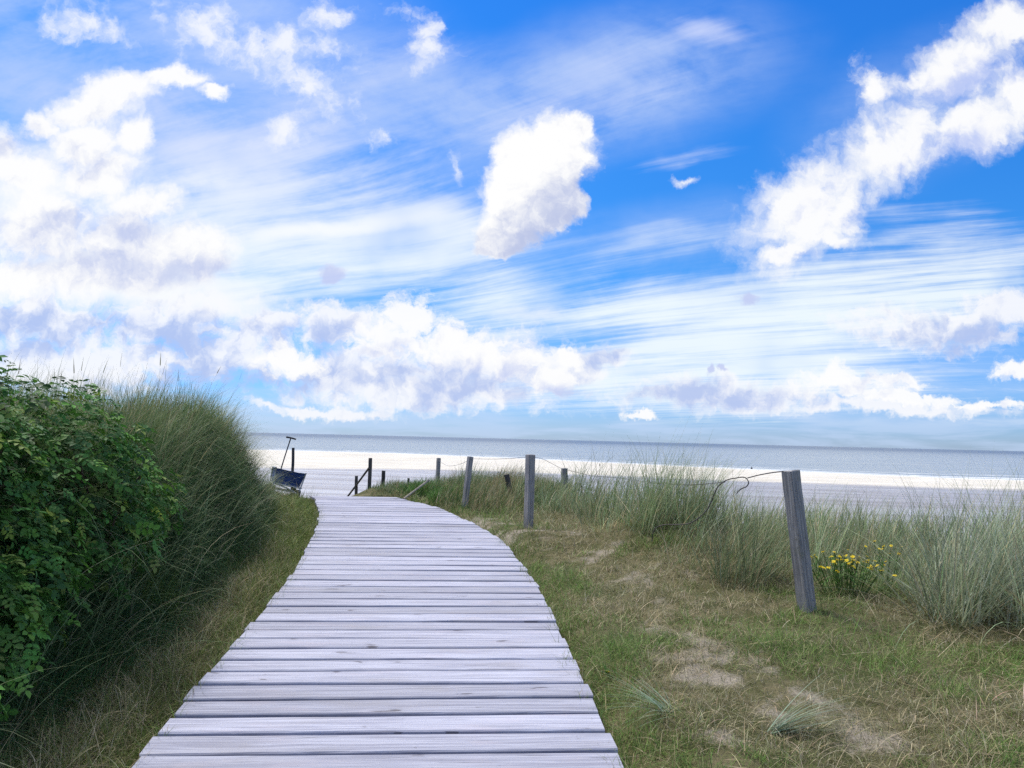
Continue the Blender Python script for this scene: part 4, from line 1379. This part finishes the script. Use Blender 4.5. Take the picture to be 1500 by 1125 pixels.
# tousled tuft that droops over the end of the bank
for (px, py, Y, L_) in ((345, 640, 9.6, .75), (330, 660, 9.0, .8), (365, 650, 10.2, .7), (300, 650, 8.4, .75), (375, 665, 10.5, .65), (350, 690, 9.7, .6), (260, 640, 7.6, .6)):
    p_ = at(px, py, Y)
    parts.append(tussock(p_.x - .15, p_.y, 170, .22, L_, .75, [(.20, .225, .12, 3), (.29, .27, .16, 2), (.40, .35, .22, 1.4)], .85, (.004, .0065), (.7, 2.0), .2, nseg=8))
for (px, py, Y, L_, nn) in ((398, 735, 11.9, .42, 120), (410, 738, 11.8, .30, 110), (388, 725, 11.9, .55, 130), (448, 728, 12.2, .34, 110), (456, 731, 12.0, .26, 80), (436, 737, 11.8, .20, 90)):
    p_ = at(px, py, Y)
    parts.append(tussock(p_.x, p_.y, nn, .16, L_, .40, [(.12, .17, .06, 3), (.17, .20, .085, 2), (.30, .28, .16, 1)], .5, (.006, .010), (.2, 1.0), .2))
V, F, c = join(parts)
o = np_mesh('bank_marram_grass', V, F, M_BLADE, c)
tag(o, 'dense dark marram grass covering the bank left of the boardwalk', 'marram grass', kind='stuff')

# ---- dry strip between bank and boards
def strip_d(x, y):
    e = left_edge(y); f = foot_x(y)
    return (1 - sstep(x, e - .03, e + .015)) * sstep(x, f - .25, f - .05) * np.clip(3.4 / np.maximum(y, 2.4), 0, 1) ** 1.0


a = scatter(46000, -4.2, -1.3, 1.7, 12.6, strip_d)
n = len(a)
e = left_edge(a[:, 1]); near = np.exp(-((a[:, 0] - e) / .16) ** 2)
g_ = rng.random(n) < .56 + .44 * near + .35 * sstep(a[:, 1], 6, 9)
tt = np.where(g_[:, None], tints(n, [(.170, .225, .055, 3), (.120, .18, .048, 3), (.25, .27, .10, 1.5)]), tints(n, [(.44, .37, .225, 3), (.34, .285, .165, 3), (.52, .46, .32, 1.4)]))
L_ = rng.uniform(.05, .16, n) * (1 + .4 * fbm(a[:, 0], a[:, 1], 3, 2)) * (1 + .04 * np.maximum(a[:, 1] - 4, 0))
s1 = blades(on_ground(a), rng.uniform(0, 2 * np.pi, n), L_, rng.uniform(.0020, .0038, n) * np.maximum(1, a[:, 1] / 5), rng.uniform(.15, 1.3, n), rng.uniform(0, 1.6, n), tt, 4)
a = scatter(420, -3.6, -1.5, 2.2, 10.5, strip_d); n = len(a)
s2 = blades(on_ground(a, .01), rng.normal(.3, 1.2, n), rng.uniform(.18, .42, n), rng.uniform(.0028, .0042, n), rng.uniform(.3, 1.3, n), rng.uniform(.6, 2.0, n), tints(n, [(.40, .35, .22, 2), (.30, .27, .15, 2)]), 7)
V, F, c = join([s1, s2])
o = np_mesh('verge_grass', V, F, M_BLADE, c)
tag(o, 'brownish dry verge grass between bank and boardwalk', 'grass', kind='stuff')

# ---- tufts reaching through and over the boards' edges
a = []
for k_ in range(210):
    y = random.uniform(2.9, 11); 
    a.append((float(left_edge(y)) + random.uniform(-.03, .05) if random.random() < .68 else float(right_edge(y)) + random.uniform(-.05, .03), y))
a = np.array(a); a = np.repeat(a, 9, 0) + rng.normal(0, .018, (len(a) * 9, 2)); n = len(a)
P_ = np.stack([a[:, 0], a[:, 1], SLOPE * a[:, 1] - .03], 1)
s1 = blades(P_, rng.uniform(0, 2 * np.pi, n), rng.uniform(.04, .15, n), rng.uniform(.002, .0032, n), rng.uniform(.2, 1.2, n), rng.uniform(0, 1.2, n), tints(n, TURF_G + TURF_D), 4)
o = np_mesh('edge_grass', *s1[:2], M_BLADE, s1[2])
tag(o, 'thin grass blades poking up along the board ends', 'grass', kind='stuff')


# ---- foreground tufts, one by one
def fan(name, lab, px, py, z0, n, az0, az_s, L, lean, curl, cols, group=None, w=(.0042, .0066)):
    p_ = on_plane(px, py, z0, SLOPE)
    P_ = np.stack([p_.x + rng.normal(0, .02, n), p_.y + rng.normal(0, .02, n), np.full(n, hz1(p_.x, p_.y) - .01)], 1)
    s = blades(P_, rng.normal(az0, az_s, n), L * rng.uniform(.5, 1.05, n), rng.uniform(*w, n), rng.normal(lean, .18, n), rng.uniform(*curl, n), tints(n, cols, .15), 8)
    o_ = np_mesh(name, *s[:2], M_BLADE, s[2]); tag(o_, lab, 'grass tuft', group)
    return o_


BLUE = [(.25, .34, .24, 3), (.31, .39, .28, 2), (.20, .28, .17, 2), (.42, .39, .26, .6)]
GF = 'low tufts lying on the turf'
fan('grass_tuft', 'pale green grass tuft flattened against the turf edge close beside the boards', 985, 1055, -.05, 46, R(182), .40, .42, 1.05, (.1, .8), BLUE, GF)
fan('grass_tuft', 'blue-green grass tuft fanned flat across the turf, farther from the boards', 1128, 1082, -.05, 44, R(-14), .30, .46, 1.02, (.2, .8), BLUE, GF)
sp_ = on_plane(993, 1043, -.04, SLOPE)
s = blades(np.array([[sp_.x, sp_.y, hz1(sp_.x, sp_.y) - .01]]), [R(100)], [.16], [.0085], [.10], [.02], np.array([[.52, .44, .22]]), 4)
tag(np_mesh('dry_stalk', *s[:2], M_BLADE, s[2]), 'single stiff straw-yellow stalk standing upright in the turf', 'stalk')


# ---- leafy shrubs: compound leaves of folded toothed leaflets
def leaflets(B, D, N, size, tint):
    """B base, D direction, N upper side; six triangles each, folded on the midrib"""
    n = len(B)
    S = np.cross(D, N); S /= np.linalg.norm(S, axis=1)[:, None] + 1e-9
    sz = size[:, None]
    m1 = B + D * sz * .48 - N * sz * .05
    t = B + D * sz - N * sz * .14
    out = [B, m1, t]
    for s in (-1, 1):
        out.append(B + D * sz * .26 + S * s * sz * .27 + N * sz * .06)
        out.append(B + D * sz * .66 + S * s * sz * .27 + N * sz * .04)
    V = np.stack(out, 1)
    i = (np.arange(n) * 7)[:, None]
    tri = np.array([[0, 1, 3], [1, 4, 3], [1, 2, 4], [0, 5, 1], [1, 5, 6], [1, 6, 2]])
    F = (i[:, :, None] + tri[None]).reshape(-1, 3)
    return V.reshape(-1, 3), F, np.repeat(tint, 7, 0)


def compound(P_, D, N, size, tint, pairs=3):
    S = np.cross(D, N); S /= np.linalg.norm(S, axis=1)[:, None] + 1e-9
    res = []; n = len(P_)
    for k_ in range(pairs):
        t = (k_ + .8) / (pairs + .6)
        b = P_ + D * (size * 2.3 * t)[:, None] - N * (size * .5 * t * t)[:, None]
        for s in (-1, 1):
            d = D * .35 + S * s * .95 + rng.normal(0, .12, (n, 3)); d /= np.linalg.norm(d, axis=1)[:, None]
            nn = N + rng.normal(0, .28, (n, 3)); nn /= np.linalg.norm(nn, axis=1)[:, None]
            res.append(leaflets(b, d, nn, size * rng.uniform(.8, 1.1, n), tint))
    b = P_ + D * (size * 2.1)[:, None] - N * (size * .45)[:, None]
    d = D + rng.normal(0, .15, (n, 3)) - N * .2; d /= np.linalg.norm(d, axis=1)[:, None]
    res.append(leaflets(b, d, N, size * 1.08, tint))
    return join(res)


def shrub(lab, lobes, n, size, cols, group, seed):
    """lobes: (x, y, z, rx, ry, rz) heaps of foliage; leaves near the skin of the heaps, some within"""
    root_xy = lobes[0]
    rt = empty('leafy_shrub', (root_xy[0], root_xy[1], hz1(root_xy[0], root_xy[1])))
    tag(rt, lab, 'shrub', group)
    vol = np.array([l[3] * l[4] * l[5] for l in lobes]) ** (2 / 3); vol /= vol.sum()
    k_ = rng.choice(len(lobes), n, p=vol)
    Lb = np.array(lobes)[k_]
    d = rng.normal(0, 1, (n, 3)); d /= np.linalg.norm(d, axis=1)[:, None]
    rad = np.where(rng.random(n) < .75, rng.uniform(.84, 1.08, n), rng.uniform(.35, .84, n))
    bump_ = .80 + .40 * fbm(d[:, 0] * 2.3 + Lb[:, 0] * 3, d[:, 1] * 2.3 + d[:, 2] * 3.1, 1.3, 3)
    P_ = Lb[:, :3] + d * Lb[:, 3:] * (rad * bump_)[:, None]
    ok = P_[:, 2] > height(P_[:, 0], P_[:, 1]) + .02
    P_ = P_[ok]; d = d[ok]; n = len(P_)
    N = d * .8 + np.array([0, 0, .75]) + rng.normal(0, .35, (n, 3)); N /= np.linalg.norm(N, axis=1)[:, None]
    D = d + rng.normal(0, .8, (n, 3)); D -= N * (D * N).sum(1)[:, None]; D /= np.linalg.norm(D, axis=1)[:, None]
    sz = size * rng.uniform(.55, 1.4, n)
    V, F, c = compound(P_, D, N, sz, tints(n, cols, .25))
    np_mesh('foliage', V - np.array(rt.location), F, M_LEAF, c, rt, True, 3)
    # canes
    paths = []
    r_ = random.Random(seed)
    for l in lobes:
        for q in range(7):
            a_ = r_.uniform(0, 6.28); bx, by = l[0] + r_.uniform(-.25, .25) * l[3], l[1] + r_.uniform(-.25, .25) * l[4]
            bz = min(hz1(bx, by), l[2] - l[5] * .5)
            tx, ty, tz = l[0] + math.cos(a_) * l[3] * .75, l[1] + math.sin(a_) * l[4] * .75, l[2] + l[5] * r_.uniform(.1, .7)
            paths.append([(bx - rt.location.x, by - rt.location.y, bz - .05 - rt.location.z), ((bx * .6 + tx * .4) - rt.location.x, (by * .6 + ty * .4) - rt.location.y, bz * .45 + tz * .55 - rt.location.z + .05),
                          (tx - rt.location.x, ty - rt.location.y, tz - rt.location.z)])
    multi_tube('stem', paths, .006, M_TWIG, rt)
    return rt


GS = 'leafy shrubs on the shaded bank'
DARKLEAF = [(.052, .150, .028, 4), (.036, .105, .026, 3), (.085, .20, .030, 2), (.16, .24, .04, .8)]
MIDLEAF = [(.075, .200, .034, 4), (.055, .145, .028, 3), (.12, .26, .040, 2), (.19, .27, .06, .9)]
shrub('largest leafy shrub, dark green, topping the bank against the sky', [(-2.95, 4.4, 1.16, .72, .85, .66), (-2.75, 3.7, .90, .55, .6, .80), (-3.25, 4.0, 1.33, .7, .8, .58), (-2.50, 4.6, 1.10, .36, .4, .54), (-2.62, 3.5, 1.15, .38, .4, .52)], 5600, .036, DARKLEAF, GS, 1)
shrub('lighter green leafy shrub low on the shaded bank beneath the dark one', [(-2.42, 3.35, .62, .36, .42, .34), (-2.36, 3.0, .48, .34, .36, .30), (-2.5, 3.8, .75, .34, .4, .34)], 1900, .036, MIDLEAF, GS, 2)
shrub('small leafy shrub poking out of the marram halfway up the bank', [(-2.50, 5.2, 1.02, .26, .34, .22), (-2.45, 4.9, .82, .22, .3, .2)], 620, .030, MIDLEAF, GS, 3)

# bright feathery clump on the bank face
p_ = at(252, 800, 5.2)
n = 420
P_ = np.stack([p_.x - .12 + rng.normal(0, .09, n), p_.y + rng.normal(0, .10, n), np.zeros(n)], 1)
P_[:, 2] = height(P_[:, 0], P_[:, 1]) 
s = blades(P_, rng.normal(-.5, .9, n), rng.uniform(.16, .34, n), rng.uniform(.0028, .0046, n), np.abs(rng.normal(.5, .3, n)), rng.uniform(.2, 1.2, n), tints(n, [(.12, .19, .035, 3), (.09, .15, .03, 2), (.17, .21, .06, 1)]), 5)
tag(np_mesh('feathery_plant', *s[:2], M_BLADE, s[2]), 'bright yellow-green feathery plant low on the dark bank', 'plant')

# bright green herb patch beside the far bend
GH = 'green herb patches at the bend'
GHx = None
for lab, lobes, n_ in (('vivid green herb patch in front of the tilted post', [(655, 722, 12.3, .34, .4), (668, 717, 12.6, .26, .4), (640, 728, 12.1, .20, .3)], 1700),
                       ('darker green herb patch under the pale beam end', [(612, 722, 12.9, .20, .3), (622, 716, 13.4, .22, .3)], 900)):
    ps = []
    for (px, py, Y, rx, ry) in lobes:
        q = at(px, py, Y); m_ = n_ // len(lobes)
        ps.append(np.stack([q.x + rng.normal(0, rx * .5, m_), q.y + rng.normal(0, ry * .5, m_)], 1))
    a = np.concatenate(ps); a = a[(a[:, 0] > right_edge(a[:, 1]) + .12) & ~gully(a[:, 0], a[:, 1])]
    n = len(a)
    s = blades(on_ground(a), rng.uniform(0, 6.28, n), rng.uniform(.14, .34, n), rng.uniform(.010, .020, n), rng.uniform(.2, 1.0, n), rng.uniform(.2, 1.2, n), tints(n, LUSH), 3)
    tag(np_mesh('herb_patch', *s[:2], M_BLADE, s[2]), lab, 'plant', GH)


# ---- yellow flowers
def flower_mesh(seed, rad):
    r_ = random.Random(seed); V = []; F = []; Cc = []
    n = 12
    for i in range(n):
        a_ = 2 * math.pi * i / n + r_.uniform(-.1, .1); L_ = rad * r_.uniform(.85, 1.1); w_ = rad * .20
        d = Vector((math.cos(a_), math.sin(a_), r_.uniform(-.1, .35))); s_ = Vector((-math.sin(a_), math.cos(a_), 0))
        b = len(V)
        V += [d * rad * .25 - s_ * w_ * .6, d * rad * .25 + s_ * w_ * .6, d * L_ * .75 + s_ * w_, d * L_, d * L_ * .75 - s_ * w_]
        F += [(b, b + 1, b + 2), (b, b + 2, b + 4), (b + 4, b + 2, b + 3)]
        Cc += [(.88, .70, .05)] * 5
    b = len(V)
    V.append(Vector((0, 0, rad * .30))); Cc.append((.75, .50, .02))
    for i in range(10):
        a_ = 2 * math.pi * i / 10; V.append(Vector((math.cos(a_) * rad * .34, math.sin(a_) * rad * .34, rad * .05))); Cc.append((.78, .54, .02))
    for i in range(10): F.append((b, b + 1 + i, b + 1 + (i + 1) % 10))
    return np.array([tuple(v) for v in V]), np.array(F), np.array(Cc)


fl_me = []
for k_ in range(3):
    V, F, c = flower_mesh(k_, .017)
    o_ = np_mesh('flower', V, F, M_PETAL, c, None, False, 3); fl_me.append(o_.data); bpy.data.objects.remove(o_)


def flowering(lab, px, py, Y, heads, spread, hgt, n_leaf, group=None, sc=1.0):
    p_ = at(px, py, Y); g = hz1(p_.x, p_.y)
    rt = empty('yellow_flower_plant', (p_.x, p_.y, g)); tag(rt, lab, 'flowering plant', group)
    paths = []; tops = []
    for i in range(heads):
        dx_, dy_ = random.gauss(0, spread[0]), random.gauss(0, spread[1]); h_ = hgt * random.uniform(.72, 1.08) - .10 * abs(dx_)
        bx, by = dx_ * .5, dy_ * .5
        z_ = hz1(p_.x + bx, p_.y + by) - g
        paths.append([(bx, by, z_ - .01), (dx_ * .8, dy_ * .8, z_ + h_ * .6), (dx_, dy_, z_ + h_)]); tops.append((dx_, dy_, z_ + h_))
    multi_tube('stem', paths, .0022 * sc, M_STEM, rt)
    if n_leaf:
        P_ = []
        for i in range(n_leaf):
            q = random.choice(paths); t = random.random() ** .7
            a_, b_ = Vector(q[0]), Vector(q[2]); P_.append(a_.lerp(b_, t * .92))
        P_ = np.array([tuple(v) for v in P_])
        s = blades(P_, rng.uniform(0, 6.28, n_leaf), rng.uniform(.04, .10, n_leaf), rng.uniform(.008, .016, n_leaf), rng.uniform(.5, 1.3, n_leaf), rng.uniform(0, .8, n_leaf), tints(n_leaf, LUSH), 4)
        np_mesh('foliage', *s[:2], M_BLADE, s[2], rt)
    for i, t in enumerate(tops):
        o_ = bpy.data.objects.new('flower', fl_me[i % 3]); COL.objects.link(o_); o_.parent = rt
        o_.location = t; o_.rotation_euler = (random.uniform(-.5, .9), random.uniform(-.5, .5), random.uniform(0, 6)); o_.scale = (sc * random.uniform(.8, 1.15),) * 3
    return rt


M_STEM = plain('green_stem', (.07, .12, .03), .7)
GFp = 'yellow flowering plants'
flowering('bushy plant crowded with yellow flowers right behind the leaning post', 1238, 868, 6.25, 62, (.17, .10), .30, 420, GFp, 1.0)
flowering('loose yellow flowering plant with few heads, taller, between bush and silvery tussock', 1290, 862, 6.5, 12, (.10, .08), .38, 60, GFp, .85)
flowering('lone small yellow flower pair in the turf near the boards', 893, 963, 4.55, 2, (.014, .01), .06, 6, GFp, .62)
flowering('tiny single yellow flower at the very edge of the boards', 842, 951, 4.68, 1, (.004, .004), .035, 4, GFp, .5)
